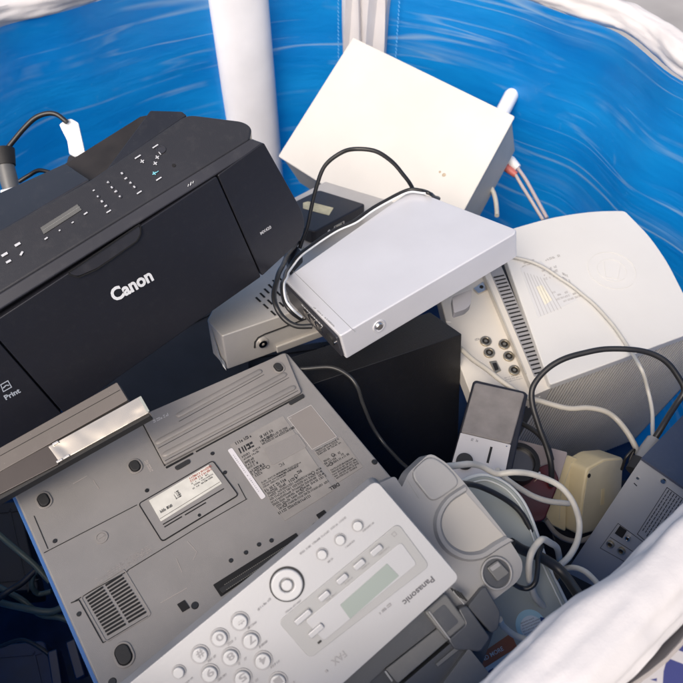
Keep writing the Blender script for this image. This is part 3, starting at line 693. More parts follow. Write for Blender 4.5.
# round navigation ring
k = u(287, 584); s_ = X_.sz(287, 584, 1)
b = MB(); b.ring(k, s_*16.2, s_*17.6, .0, .0009, 48); b.build('ring_edge', 'rubber', fx, smooth=True)
b = MB(); b.ring(k, s_*7, s_*16.0, .0, .0030, 48); b.build('navigation_ring', 'fax_key', fx, bevel=.0014, seg=3)
b = MB(); b.cyl(k, s_*6.6, 0, .0008, 30); b.build('ring_well', 'fax_trim', fx)
b = MB(); b.cyl(k, s_*5.6, 0, .0034, 30); b.build('centre_button', 'fax_key', fx, bevel=.001)
def rkey(name, x, y, r, ch=None, cap='fax_key'):
    k = u(x, y); s_ = X_.sz(x, y, 1)
    b = MB(); b.ring(k, s_*r*.93, s_*r*1.12, 0, .0007, 30); g_ = b.build('key_gap', 'key_shade', fx)
    b = MB(); b.cyl(k, s_*r*.92, 0, .0030, 30, s_*r*.86); o = b.build(name, cap, fx, bevel=.0008)
    if ch:
        # the keypad faces away: characters stand on their heads
        hx, hy = .62*r*.72, .45*r*.62
        a_ = (x+hx*.8-0, y-hy*.9); c_ = (x-hx*.8, y+hy*1.1)
        dx, dy = (a_[0]-c_[0])*0, 0
        off = (-.36*r*.62*1.0, -.36*r*.9)
        b = MB(); v_, f_ = txt(X_, ch, (a_[0]+off[0], a_[1]+off[1]), (c_[0]+off[0], c_[1]+off[1]), .0031, bold=.025, h=s_*r*.82); b.add(v_, f_); b.build('numeral', 'grey_ink', o)
        b = MB(); microprint(b, X_, [(x+r*.9, y+r*1.12), (x+r*1.9, y+r*.3), (x+r*.85, y+r*.8)], 1, .0002, .9, .9); b.build('printing', 'grey_ink', fx)
for x, y, ch in ((240, 621, '*'), (219.7, 637.4, '0'), (200.3, 654, '#'), (251, 640, '7'), (230.7, 656.5, '8'), (210, 673, '9'), (263, 660, '4'), (242.7, 677.5, '5'), (221.5, 695, '6'), (278, 681, '1'), (257, 699, '2')):
    rkey('number_key', x, y, 8.7, ch)
rkey('round_button', 179, 671.5, 6.4)
for x, y in ((357.5, 525.5), (340, 539.5), (322, 554)): rkey('round_button', x, y, 5.6)
rkey('round_button', 168, 700, 6.4)
b = MB(); s5 = X_.sz(420, 600, 1)
v_, f_ = txt(X_, 'Panasonic', (431.5, 576), (402, 601.5), .0003, bold=.02, h=s5*6); b.add(v_, f_); b.build('logo', mat('dark_grey_ink', (.07, .07, .08), .4), fx)
b = MB(); v_, f_ = txt(X_, 'FAX', (343, 650.5), (330.5, 661), .0003, bold=.012, h=s5*7); b.add(v_, f_); b.box(*[c-.0009 for c in u(326.5, 671)], .0003, *[c+.0009 for c in u(326.5, 671)], .0006)
b.build('lettering', 'grey_ink', fx)
b = MB()
microprint(b, X_, [(300, 556), (367, 502), (298.6, 554)], 1, .0003, .97, .8, wr=(.05, .12))
for x, y, L in ((328, 564, 9), (346, 549, 9), (363, 533, 12)): microprint(b, X_, [(x, y), (x+L, y-L*.83), (x-1.2, y-1.8)], 1, .0003, .95, .8, wr=(.1, .2))
microprint(b, X_, [(258, 612), (275, 597), (256.5, 609.5)], 1, .0003, .9, .8); microprint(b, X_, [(286, 614), (302, 601), (285, 612)], 1, .0003, .9, .8)
microprint(b, X_, [(380, 616), (393, 605), (378, 613)], 1, .0003, .9, .8); microprint(b, X_, [(182, 690), (194, 680), (180, 687)], 2, .0003, .9, .8)
for x, y, L in ((329, 600, 11), (347, 583, 11), (364, 568.5, 11), (381, 554.5, 11), (310, 621, 16), (322, 634, 14)): microprint(b, X_, [(x-2, y+2), (x+L-2, y+2-L*.84), (x-3, y+.6)], 1, .0008, .95, .8, wr=(.1, .2))
b.frame(X_.us([(391, 534), (394, 531), (397, 534), (394, 537)]), inset(X_.us([(391, 534), (394, 531), (397, 534), (394, 537)]), .0004), .0007, .001)
b.build('printing', 'grey_ink', fx)
# grey housing with a cup shaped recess
H = Fr((.10, .22, .97), (431, 453), .585, (520, 400)); H.X = X_.inv @ H.M
def hp(px, m, z0, z1, name, r=.003, bev=.001, par=None, seg=2): b = MB(H.X); b.prism(rounded(H.us(px, z1), r), z0, z1); return b.build(name, m, par or fx, bevel=bev, seg=seg)
hull = [(366, 489), (395, 476), (402, 487), (409, 472), (430, 452.5), (447, 463), (464, 482), (480, 502), (507, 536), (524, 563), (520, 580), (494, 600), (470, 612), (430, 640), (380, 560)]
b = MB(H.X); b.prism(rounded(H.us(hull), [.001, .003, .001, .004, .006, .006, .006, .006, .006, .012, .012, .004, .003, .003, .001]), -.035, 0); b.build('housing', 'fax_grey', fx, bevel=.003, seg=3)
rc = H.us([(464, 484), (445, 497), (434, 515), (434, 534), (444, 551), (462, 561), (482, 560), (500, 549), (514, 541)])
cc = Vector(H.u(470, 520))
# raised horseshoe wall round the recess, floor slightly lower
inner = [Vector(p).lerp(cc, .24) for p in rc]
b = MB(H.X); n = len(rc)
oc_ = rounded([tuple(p) for p in rc]+[tuple(p) for p in inner[::-1]], .006, 6)
sp_o = cat_rom([(x, y, 0) for x, y in rc], 6); sp_i = cat_rom([(p.x, p.y, 0) for p in inner], 6)
vs = []; fs = []
for i, (a, c) in enumerate(zip(sp_o, sp_i)):
    m1 = a.lerp(c, .3); m2 = a.lerp(c, .7)
    vs += [(a.x, a.y, -.0005), (m1.x, m1.y, .0045), (m2.x, m2.y, .0045), (c.x, c.y, .0004)]
for i in range(len(sp_o)-1):
    for k in range(3): a = i*4+k; fs.append((a, a+1, a+5, a+4))
b.add(vs, fs); b.build('recess_wall', 'fax_grey', fx, smooth=True)
b = MB(H.X); b.prism([(p.x, p.y) for p in sp_i], .0001, .0006); b.build('recess_floor', mat('recess_floor_grey', (.30, .29, .275), .35, dust=.05), fx)
# clear raised corner
hp([(409, 474), (430, 454.5), (447, 465), (462, 483), (446, 495), (432, 503)], 'fax_grey', -.002, .0022, 'raised_corner', .010, .0021)
b = MB(H.X); b.line(H.us([(408, 480), (419, 498)]), .0008, .0001, .0009); b.build('seam', 'fax_trim', fx)
# round grip hole with its square catch
k = H.u(496, 573); s_ = H.sz(496, 573, 1)
b = MB(H.X); b.ring(k, s_*14, s_*16.5, 0, .0030, 36); b.build('grip_ring', 'fax_grey', fx, bevel=.001)
b = MB(H.X); b.cyl(k, s_*14.2, .0001, .0006, 36); b.build('grip_hole', 'fax_dark', fx)
hp([(487, 568), (498, 560), (510, 573), (498, 582)], 'fax_mid', .0006, .004, 'catch', .002, .001)
hp([(489.5, 568), (498, 562), (501, 565.5), (492.5, 571.5)], 'fax_grey', .0039, .0044, 'catch_edge', .0008, .0003)
# paper feed parts below the panel
T = Fr((.10, .30, .95), (467, 623), .545, (520, 577)); T.X = X_.inv @ T.M
def tp(px, m, z0, z1, name, r=.002, bev=.0008): b = MB(T.X); b.prism(rounded(T.us(px, z1), r), z0, z1); return b.build(name, m, fx, bevel=bev)
tp([(441, 598), (458, 583), (484, 590), (494, 632), (470, 700), (330, 740), (320, 680)], 'fax_dark', -.05, -.018, 'feed_base')
tp([(482, 588), (486, 586.5), (501, 612), (499, 629), (492, 634), (467, 607)], 'fax_dark', -.02, -.001, 'feed_block', .003, .0015)
tp([(458, 609), (467, 605), (491, 638), (481, 652), (455, 650), (448, 640), (466, 624)], 'fax_dark', -.02, .0025, 'feed_block', .003, .0015)
tp([(446, 593), (468, 623), (447, 641), (424, 612)], 'fax_mid', -.02, .002, 'roller_holder', .003, .002)
tp([(444, 604), (459, 622), (445, 634), (431, 615)], 'fax_dark', .0019, .0024, 'holder_recess', .002, 0)
tp([(385, 670), (438, 628), (450, 639), (398, 684)], 'fax_mid', -.016, -.001, 'paper_roller', .002, .003)
tp([(300, 690), (424, 598), (441, 614), (436, 628), (385, 668), (352, 700)], 'fax_dark', -.02, -.004, 'feed_slot', .002, .001)
tp([(396, 690), (452, 642), (474, 650), (440, 700)], 'fax_dark', -.02, -.002, 'feed_block', .002, .0015)
tp([(469, 648), (494, 679), (486, 704), (425, 712), (438, 690)], 'fax_mid', -.02, .004, 'paper_guide', .003, .0015)
b = MB(T.X); b.line(T.us([(428, 611), (449, 639)]), .0012, .002, .0034); b.build('metal_edge', 'fax_trim', fx); b = MB(T.X); b.line(T.us([(385, 671), (392, 681)]), .0014, -.001, .001); b.build('metal_edge', 'fax_trim', fx); b = MB(T.X); b.line(T.us([(452, 591), (463, 604)]), .0009, .002, .0034); b.build('metal_edge', 'fax_trim', fx)
b = MB(T.X)
for k in range(4): b.line(T.us([(451+k*3, 588+k*1.5), (457+k*3, 596+k*1.5)]), .0008, -.002, .004)
b.build('spring', 'screw', fx)
tp([(469, 636), (436, 664), (438, 667), (471, 640)], 'fax_mid', .0, .0012, 'rib', .0005, .0004)
tp([(330, 735), (360, 696), (366, 700), (350, 735)], 'fax_mid', -.018, -.002, 'rib', .0005, .0004)

# ================================================================== SILVER DRIVE ON TOP
V = Fr((-.2, .7, .69), (340, 336), .76, (519, 231))
dr = thing('external_drive', 'flat bright silver metal drive case topmost in the middle of the pile', 'drive', V)
q = V.us([(340, 336), (520, 230.5), (412, 189), (284, 279)])
b = MB(); b.prism(rounded(q, [.003, .012, .004, .003]), -.040, 0); b.build('case', 'silver', dr, bevel=.012, seg=6)
# black port panel on its left end
ex = (Vector(q[3])-Vector(q[0])).normalized(); en = Vector((-ex.y, ex.x)); L = (Vector(q[3])-Vector(q[0])).length
if en.dot(Vector(q[1])-Vector(q[0])) > 0: en = -en
E_ = Matrix.Identity(4)
a3 = Vector((ex.x, ex.y, 0)); b3 = Vector((0, 0, 1)); c3 = Vector((en.x, en.y, 0))
def endX(o2):
    m = Matrix((a3, b3, a3.cross(b3))).transposed().to_4x4(); m.translation = Vector((o2[0], o2[1], 0)); return m, (a3.cross(b3)).dot(c3)
EX, sgn = endX(q[0])
def eb(x0, y0, x1, y1, z0, z1, m, name, par, r=.001, bev=0, fr=EX): 
    b = MB(); z0_, z1_ = (z0*sgn, z1*sgn); b.prism(rounded([(x0, y0), (x1, y0), (x1, y1), (x0, y1)], r), z0_, z1_, fr); return b.build(name, m, par, bevel=bev)
pp = eb(.004, -.037, L-.004, -.004, -.004, .0035, 'black_gloss', 'port_panel', dr, .003, .0008)
eb(.016, -.027, .030, -.012, .0035, .0055, 'rubber', 'power_socket', pp, .006)
for x in (.045, .062, .080): eb(x, -.026, x+.012, -.016, .0035, .0048, 'steel', 'port', pp, .001); 
eb(.009, -.018, .0125, -.014, .0035, .006, 'steel', 'screw', pp, .0015)
b = MB()
for k in range(9): x = .040+k*.0062; b.box(x, -.011, .0035*sgn, x+.004, -.009, .0038*sgn, EX)
b.build('printing', 'white_ink', pp)
# screw dimple on the front side
fx3 = (Vector(q[1])-Vector(q[0])).normalized(); a3 = Vector((fx3.x, fx3.y, 0)); 
FX = Matrix((a3, Vector((0, 0, 1)), a3.cross(Vector((0, 0, 1))))).transposed().to_4x4(); FX.translation = Vector((q[0][0], q[0][1], 0))
b = MB(); c_ = (.052, -.019); b.ring(c_, .0068, .0088, -.001, .0012, 28, X=FX); b.build('screw_rim', 'silver', dr, bevel=.0005)
b = MB(); b.cyl(c_, .0064, -.001, .0026, 24, .004, X=FX); b.build('screw', 'steel', dr, smooth=True)
b = MB(); b.line([V.u(293, 271), V.u(355, 332)], .0006, 0, .0002); b.build('seam', 'fax_trim', dr)
b = MB(); microprint(b, V, [(312, 307), (333.5, 327), (313.5, 306)], 1, .0002, .95, .8, wr=(.03, .07)); b.build('printing', 'fax_trim', dr)

# ================================================================== LONG SILVER BOX UNDER IT
G = Fr((0, .75, .66), (222, 336), .865, (277, 317))
sv = thing('disc_player', 'tarnished silver metal box with vents and screws, half under the printer and silver drive', 'player', G)
gq = G.us([(222, 336), (440, 262), (353, 167), (262, 214), (207, 320)])
gq = [gq[0], G.u(420, 268), G.u(426, 197), G.u(353, 167), G.u(262, 214), gq[-1]]
b = MB(); b.prism(rounded(gq, .003), -.062, 0); b.build('case', 'silver_dark', sv, bevel=.002, seg=3)
b = MB()
for r in range(6):
    for k in range(3):
        p = Vector(G.u(256+r*4.2+k*7.5, 297.5-r*4.3+k*6.8)); qv = Vector(G.u(256+r*4.2+k*7.5+4.6, 297.5-r*4.3+k*6.8+4.4)); b.line([tuple(p), tuple(qv)], .0028, .0002, .0006)
b.build('vent', 'gap', sv)
ed = (Vector(gq[1])-Vector(gq[0])).normalized(); a3 = Vector((ed.x, ed.y, 0))
GX = Matrix((a3, Vector((0, 0, 1)), a3.cross(Vector((0, 0, 1))))).transposed().to_4x4(); GX.translation = Vector((gq[0][0], gq[0][1], 0))
b = MB(); c_ = (.055, -.036); b.cyl(c_, .0100, -.001, .0014, 28, .0092, X=GX); b.build('screw_washer', 'silver_dark', sv, bevel=.0005)
b = MB(); b.ring(c_, .0022, .0062, .0012, .0040, 24, X=GX); b.build('screw', 'steel', sv, smooth=True)
b = MB(); b.tube([GX @ Vector(p) for p in ((.043, -.040, .0004), (.0445, -.030, .0004), (.050, -.024, .0004), (.060, -.022, .0004), (.19, -.019, .0004))], .0011, 8); b.build('pressed_groove', 'gap', sv, smooth=True)
b = MB(); b.box(.075, -.062, 0, .22, -.050, .004, GX); b.build('lower_flange', 'silver_dark', sv, bevel=.0012)
b = MB(); b.add([GX @ Vector(p) for p in ((-.004, -.004, -.03), (-.004, -.055, -.02), (-.004, -.058, -.006), (-.002, -.062, .001), (-.0025, -.045, .001), (-.0045, -.046, -.022))], [(0, 1, 2, 3, 4, 5)])
b.build('torn_end_plate', 'clear', sv)

# ================================================================== SMALL BLACK BOX WITH PORT
hz = .024
hq = [(314, 232), (366, 204), (319, 189.5), (268, 214)]
hb = thing('usb_hub', 'small black plastic box with yellowed sticker, standing beside the printer end', 'hub', G.sub(Matrix.Translation((*G.u(313, 232, hz), 0))))
HF = G.sub(Matrix.Translation((*G.u(313, 232, hz), 0))); HF.X = Matrix.Identity(4)
b = MB(); b.prism(rounded(HF.us(hq, hz), .007), .001, hz); b.build('case', 'black', hb, bevel=.0025, seg=3)
b = MB(); b.prism(rounded(HF.us([(303, 203), (308, 201.5), (333.5, 208), (329, 215.5), (303, 208.5)], hz), .001), hz, hz+.0004); b.build('sticker', 'tan_sticker', hb)
h0 = Vector(HF.u(314, 232, hz)); h1 = Vector(HF.u(366, 204, hz)); a3 = (h1-h0).normalized(); a3 = Vector((a3.x, a3.y, 0))
HX = Matrix((a3, Vector((0, 0, 1)), a3.cross(Vector((0, 0, 1))))).transposed().to_4x4(); HX.translation = Vector((h0.x, h0.y, 0)); hl = (h1-h0).length
b = MB(); b.frame([(hl*.36, .007), (hl*.56, .007), (hl*.56, .0155), (hl*.36, .0155)], [(hl*.38, .0082), (hl*.54, .0082), (hl*.54, .0143), (hl*.38, .0143)], 0, .001, HX); b.build('port', 'steel', hb)
b = MB(); b.box(hl*.41, .0105, 0, hl*.51, .0130, .0011, HX); b.build('port_tongue', 'paper_old', hb)
b = MB(); b.box(hl*.25, .010, 0, hl*.29, .0125, .0005, HX); b.box(hl*.27, .009, 0, hl*.28, .0135, .0005, HX); b.build('printed_mark', 'white_ink', hb)

# ================================================================== CREAM BOX
K = Fr((-.3, .3, .9), (279, 155), 1.24, (438, 257))
cb = thing('cream_case', 'big plain cream metal case standing on its corner at the back', 'case', K)
kq = K.us([(278, 156), (438, 258), (515, 116), (353, 37)])
b = MB(); b.prism(rounded(kq, .004), -.004, 0); b.build('cover', 'cream', cb, bevel=.002)
b = MB(); b.prism(rounded(inset(kq, .004), .004), -.10, -.0045); b.build('chassis', 'cream_side', cb, bevel=.002)
b = MB(); k = K.u(440, 172); b.cyl(k, .0022, 0, .0004, 12); k = K.u(444, 175); b.cyl(k, .0035, 0, .0003, 12); b.build('scuff', mat('tan_scuff', (.38, .31, .22), .7, var=.4, vscale=200), cb)
b = MB()
for k in range(5): b.line([tuple(Vector(K.u(507, 137)).lerp(Vector(K.u(474, 200)), k/5)), tuple(Vector(K.u(507, 137)).lerp(Vector(K.u(474, 200)), k/5+.12))], .004, -.05, -.0046)
wt = W(500, 118, 1.27); b = MB(); w0 = W(488, 140, 1.27); w1 = W(513, 92, 1.30)
dv = (w1-w0); b.tube([w0-w0, dv*.5, dv*.93, dv*.985, dv], [.0145, .0145, .0145, .012, .006], 24); o = b.build('white_tube', 'white_tube', smooth=True); o.location = w0
tag(o, 'short white plastic tube poking up behind the right corner of the cream case', 'tube')

# ================================================================== OFF WHITE TELEVISION BACK
V2 = Fr((0, .54, .84), (550, 384), .865, (683, 336))
tv = thing('television', 'bulky off white television lying face away, ribbed side and sockets showing', 'television', V2)
top = [(550, 385), (702, 329), (668, 262), (650, 236), (625, 210.5), (600, 210.5), (576, 213), (548, 218), (520, 226), (497, 233)]
tq = V2.us(top)
b = MB(); b.prism(rounded(tq, [.004, .004, .02, .02, .006, .02, .02, .02, .02, .004]), -.016, 0); b.build('back_cover', 'tv', tv, bevel=.004, seg=4)
# ribbed body under the cover
ribs = MB(); a = Vector(tq[0]); c = Vector(tq[1]); n_ = 62; inw = (Vector(tq[4])-a).normalized(); d = (c-a).normalized(); pn = Vector((d.y, -d.x))
n_ = 58
ext = c+d*.10
low = [tuple(a-pn*.004+d*.004), tuple(ext-pn*.004), tuple(ext-pn*.05), V2.u(700, 316), tq[2], tq[3], tq[4], tq[6], tq[8], tuple(Vector(tq[9])+d*.02)]
bot = low
b = MB(); b.prism(bot, -.46, -.0165, top=low) if sum(bot[i-1][0]*bot[i][1]-bot[i][0]*bot[i-1][1] for i in range(len(bot))) > 0 else b.prism(bot, -.46, -.0165, top=low); b.build('side_body', 'tv_gap_shade', tv)
t0_ = Vector(low[0])+pn*.003; t1_ = Vector(low[1])+pn*.003; b0_ = Vector(bot[0])+pn*.003; b1_ = Vector(bot[1])+pn*.003
for k in range(n_):
    p = t0_.lerp(t1_, k/n_); q_ = b0_.lerp(b1_, k/n_); hw = d*.00165; vv = []
    for pt, z_ in ((p, -.017), (q_, -.46)):
        for s1, s2 in ((-1, 1), (1, 1), (1, -1), (-1, -1)): e_ = pt+hw*s1+pn*.0006*s2-pn*.0029; vv.append((e_.x, e_.y, z_))
    ribs.add(vv, [(0, 1, 2, 3), (7, 6, 5, 4), (0, 4, 5, 1), (1, 5, 6, 2), (2, 6, 7, 3), (3, 7, 4, 0)])
ribs.build('ribs', 'tv_rib', tv)
# slotted step and socket panel to the left of the cover
z1 = -.006; 
b = MB(); gp = [(538, 390), (550, 385), (496, 270), (484, 262), (478, 270)]
b.prism(V2.us([(535, 395), (551, 388), (492, 243), (474, 250)], -.010), -.05, -.010); b.build('slotted_step', 'tv_panel', tv, bevel=.001)
b = MB(); s0 = Vector(V2.u(499, 277, -.0099)); s1 = Vector(V2.u(540, 373, -.0099)); dd = (s1-s0).normalized(); qn = Vector((-dd.y, dd.x))
b.line([tuple(s0-dd*.02), tuple(s1+dd*.004)], .020, -.0099, -.0092); b.build('slot_band', mat('slot_band_grey', (.25, .25, .26), .5), tv)
b = MB()
for k in range(26):
    p = s0.lerp(s1, k/25.0); b.line([tuple(p-qn*.0085), tuple(p+qn*.0085-dd*.001)], .0022, -.0091, -.0086)
b.build('slot', 'gap', tv)
b = MB(); b.line([V2.u(487, 280, -.0099), V2.u(526, 374, -.0099)], .0022, -.0099, -.0092); b.build('groove', 'cream_side', tv)
pq = [(524, 393), (485, 275), (440, 285), (440, 400), (470, 440)]
JP = -.022
b = MB(); b.prism(V2.us([(541, 397), (492, 262), (436, 282), (452, 345), (472, 398)], JP), -.05, JP); b.build('socket_panel', 'tv_panel', tv, bevel=.0015)
for x, y in ((485.5, 342), (504, 345), (489, 353.5), (508.5, 357), (514, 371)):
    k = V2.u(x, y, JP); s_ = V2.sz(x, y, 1, JP)
    b = MB(); b.ring(k, s_*3.2, s_*5.2, JP, JP+.0035, 22); o = b.build('socket', 'gold', tv, bevel=.0006)
    b = MB(); b.cyl(k, s_*3.2, JP, JP+.0008, 20); b.build('socket_hole', 'gap', o)
    b = MB(); b.cyl(k, s_*1.5, JP+.0008, JP+.003, 14); b.build('socket_core', 'gold', o)
b = MB(); b.prism(rounded(V2.us([(489, 362), (496, 361), (501, 371), (495, 374)], JP), .001), JP, JP+.002); o = b.build('video_socket', 'gold', tv, bevel=.0005)
b = MB(); b.prism(rounded(V2.us([(492, 364), (496, 363.5), (498.5, 370), (495, 371.5)], JP), .001), JP+.002, JP+.0024); b.build('socket_hole', 'gap', o)
b = MB(); b.prism(rounded(V2.us([(473, 290), (483, 283), (487, 291), (478, 295)], JP), .001), JP, JP+.004); o = b.build('aerial_socket', 'steel', tv, bevel=.0006)
b = MB(); k = V2.u(481, 288.5, JP); b.cyl(k, .003, JP+.004, JP+.0045, 14); b.build('socket_hole', 'gap', o)
b = MB(); microprint(b, V2, [(503, 384), (523, 379), (500, 378)], 3, JP, .8, .5); microprint(b, V2, [(476, 346), (482, 344), (474, 338)], 2, JP, .7, .5); b.build('printing', 'grey_ink', tv)
b = MB(); k = V2.u(512, 390, JP)
# label and moulded roundel on the cover
b = MB(); b.prism(V2.us([(538, 318), (520, 268), (541, 261), (577, 300)]), 0, .0003); b.build('rating_label', mat('pale_label', (.55, .55, .55), .4, var=.04), tv)
b = MB(); b.prism(V2.us([(536, 287), (542, 285), (552, 300), (545, 305)]), .0003, .0005); b.build('torn_label', mat('pale_cream_label', (.66, .63, .52), .5), tv)
b = MB()
for qd, rows, fl_ in (([(541, 316), (551, 312), (525, 273)], 5, .0), ([(522, 268), (536, 263), (520, 263)], 2, .6), ([(545, 281), (560, 276), (541, 269)], 3, .55), ([(558, 305), (582, 297), (551, 291)], 4, .6), ([(546, 262), (561, 257), (544, 258)], 1, .8), ([(563, 280), (572, 284), (560, 270)], 2, .5)):
    microprint(b, V2, qd, rows, .0004, fl_, .5, wr=(.06, .16))
for k in range(7): b.line([V2.u(524+k*3.2, 272+k*1.0, .0004), V2.u(541+k*3.4, 316-k*1.2, .0004)], .0007, .0004, .0005)
b.build('printing', mat('faded_ink', (.36, .35, .35), .6), tv)
b = MB(); k = V2.u(612, 270); s_ = V2.sz(612, 270, 1); b.ring(k, s_*20, s_*20.8, 0, .0007, 56); b.ring(k, s_*12, s_*12.6, 0, .0006, 40)
b.line([V2.u(604, 262), V2.u(606, 277), V2.u(618, 279), V2.u(621, 264)], .0009, 0, .0006); b.build('moulded_roundel', 'tv', tv, smooth=True)
# grey plug below the drive
b = MB(); PF = Fr((0, .54, .84), (452, 310), .84, (476, 300)); pq = PF.us([(452, 297), (472, 289), (471, 304), (466, 309), (454, 313)]); b.prism(rounded(pq, .003), -.012, 0)
o = b.build('grey_plug', mat('grey_plug_plastic', (.22, .22, .24), .4), bevel=.0015); o.matrix_world = PF.M; tag(o, 'small grey plug sticking out from under the silver drive beside the sockets', 'plug')

# ================================================================== BLACK WOODEN BOX
B = Fr((-.08, .8, .59), (462, 334), .868, (312+300, 384-100))
bb = thing('subwoofer_box', 'plain black box under the silver drive in the middle of the pile', 'box', B)
bq_ = B.us([(462, 334), (430, 312), (283, 360), (300, 388)]); 
b = MB(); b.prism(rounded(bq_, .002), -.26, 0); b.build('cabinet', 'matte_black', bb, bevel=.002)
b = MB(); b.line(B.us([(446, 322), (451, 322)]), .0012, 0, .0004); b.build('chip', 'pale_ink', bb)

# ================================================================== SMALL SPEAKER
Q = Fr((-.1, .62, .78), (450, 468), .76, (505, 482))
sk = thing('desk_speaker', 'small desk speaker with grey cloth front, silver base and round black knob', 'speaker', Q)
def qp(px, m, z0, z1, name, r=.002, bev=.0008, par=None): b = MB(); b.prism(rounded(Q.us(px, z1), r), z0, z1); return b.build(name, m, par or sk, bevel=bev)
qp([(445, 484), (473, 381), (476, 379.5), (525, 391), (528, 394), (506, 500)], 'black', -.045, -.003, 'shell', .006, .003)
qp([(461, 432), (475, 382), (525, 393), (511, 444)], 'fabric', -.006, .0005, 'cloth_grille', .004, .002)
qp([(446, 484), (460.5, 432.5), (511, 444.5), (500, 498)], 'speaker_face', -.006, .001, 'base_panel', .001, .0008)
k = Q.u(464.5, 462.5, .001); s_ = Q.sz(464, 462, 1)
b = MB(); b.cyl(k, s_*8.2, .001, .008, 32, s_*7.6); b.build('volume_knob', 'rubber', sk, bevel=.001)
b = MB(); b.line([Q.u(491.5, 447, .001), Q.u(487.5, 463, .001)], .0028, .001, .0014); b.build('slider_slot', 'gap', sk)
b = MB(); k = Q.u(506.5, 446.5, .001); b.cyl(k, .001, .001, .0015, 10); b.build('indicator_lamp', 'steel', sk)
b = MB(); microprint(b, Q, [(469, 441), (479, 443), (470, 438)], 1, .0011, 1, .8); b.build('printing', 'grey_ink', sk)

# ================================================================== LENS DEVICE
Z = Fr((-.05, .45, .89), (519, 463), .80, (560, 470))
cm = thing('camcorder', 'mauve and dark red camera body with a wide black lens ring', 'camera', Z)
def zp(px, m, z0, z1, name, r=.003, bev=.001): b = MB(); b.prism(rounded(Z.us(px, z1), r), z0, z1); return b.build(name, m, cm, bevel=bev)
zp([(513, 438), (568, 452), (556, 492), (540, 520), (500, 505)], 'mauve', -.09, -.03, 'body')
zp([(531, 470), (552, 462), (560, 480), (545, 520), (520, 525), (505, 505)], 'red', -.07, -.018, 'red_panel', .006, .002)
k = Z.u(519, 463); s_ = Z.sz(519, 463, 1)
b = MB(); b.cyl(k, s_*20, -.05, -.002, 40, s_*19.5); b.build('lens_barrel', 'lens_black', cm, bevel=.001)
b = MB(); b.ring(k, s_*14.5, s_*19.8, -.002, .006, 44); b.build('lens_ring', 'lens_black', cm, bevel=.001)
b = MB(); b.cyl(k, s_*15.6, -.002, -.0012, 40); b.build('lens_cap', 'lens', cm)
b = MB()
for a_ in (10, 25, -8, -24, 40): r_ = s_*22.5; p = (k[0]+r_*math.cos(math.radians(a_)), k[1]+r_*math.sin(math.radians(a_))); b.cyl(p, .0013, -.019, -.012, 10)
b.build('chrome_studs', 'steel', cm)

# ================================================================== BEIGE PLASTIC SHELLS
GR = 'yellowed beige adapters'
Y1 = Fr((.50, -.15, .85), (578, 463), .83, (624, 457))
y1 = thing('beige_adapter', 'yellowed beige plastic adapter with a dark screw hole, the larger of two leaning together', 'adapter', Y1)
f1 = Y1.us([(587, 469), (604, 459), (624, 457.5), (622, 490), (609, 512), (597, 531), (578, 536), (582, 500)])
b = MB(); b.prism(rounded(f1, [.006, .006, .006, .004, .006, .006, .006, .01]), -.038, 0); b.build('shell', 'beige', y1, bevel=.003, seg=3)
b = MB(); b.prism(rounded(inset(f1, .003), .005), 0, .0008); b.build('face_plate', 'beige_face', y1, bevel=.0005)
b = MB(); k = Y1.u(588.5, 475.5); b.cyl(k, .0030, .0008, .0012, 18); b.build('screw_hole', 'gap', y1)
b = MB(); b.prism(rounded(Y1.us([(601, 489), (604, 488), (603.5, 504), (600, 505)]), .001), .0008, .0012); b.build('moulded_mark', 'beige', y1)
Y2 = Fr((.42, -.05, .9), (567, 455), .86, (578, 458))
y2 = thing('beige_adapter', 'narrow beige plastic adapter wedged between red camera and bigger beige one', 'adapter', Y2)
f2 = Y2.us([(568, 455), (579, 459), (574, 478), (567, 500), (566, 532), (550, 524), (545, 512), (555, 482)])
b = MB(); b.prism(rounded(f2, .005), -.035, 0); b.build('shell', 'beige', y2, bevel=.003, seg=3)
b = MB(); b.line(Y2.us([(572, 462), (561, 492), (559, 520)]), .001, 0, .0005); b.build('seam', 'beige_face', y2)
for o in (y1, y2): o['group'] = GR
b = MB(); PF = Fr((.2, .3, .9), (565, 530), .88, (600, 530)); b.prism(rounded(PF.us([(548, 520), (604, 532), (598, 560), (560, 560)]), .004), -.05, 0); o = b.build('black_adapter', 'black', bevel=.002); o.matrix_world = PF.M; tag(o, 'black plastic block in shadow below the beige adapters', 'adapter')

# ================================================================== BLUE GREY PLAYER AT THE RIM
R_ = Fr((-.68, -.25, .69), (641, 459), .70, (683, 488.5))
pl = thing('receiver_box', 'blue grey metal box with rear sockets and printed notice, half under the cloth rim', 'receiver', R_)
b = MB(); rq = R_.us([(641, 459), (700, 500), (640, 610), (566, 572)]); b.prism(rounded(rq, .001), -.14, 0); b.build('rear_panel', 'player', pl, bevel=.0012)
PX = .0015
b = MB(); b.prism([rq[0], rq[1], tuple(Vector(rq[1])+(Vector(rq[0])-Vector(rq[3])).normalized()*.0025), tuple(Vector(rq[0])+(Vector(rq[0])-Vector(rq[3])).normalized()*.0025)], -.14, .002); b.build('top_cover', 'player_top', pl)
for x, y in ((672.5, 481), ): k = R_.u(663.5, 481); b = MB(); b.cyl(k, .0032, 0, .0018, 18, .0024); b.build('screw', 'steel', pl, smooth=True)
k = R_.u(638, 478); b = MB(); b.cyl(k, .0016, 0, .001, 12); b.build('screw', 'steel', pl)
b = MB()
npx = [(667, 486), (690, 502), (665, 540), (636, 533)]
b.frame(R_.us([(667, 487), (700, 511), (668, 560), (637, 534)]), inset(R_.us([(667, 487), (700, 511), (668, 560), (637, 534)]), .0006), 0, .0004)
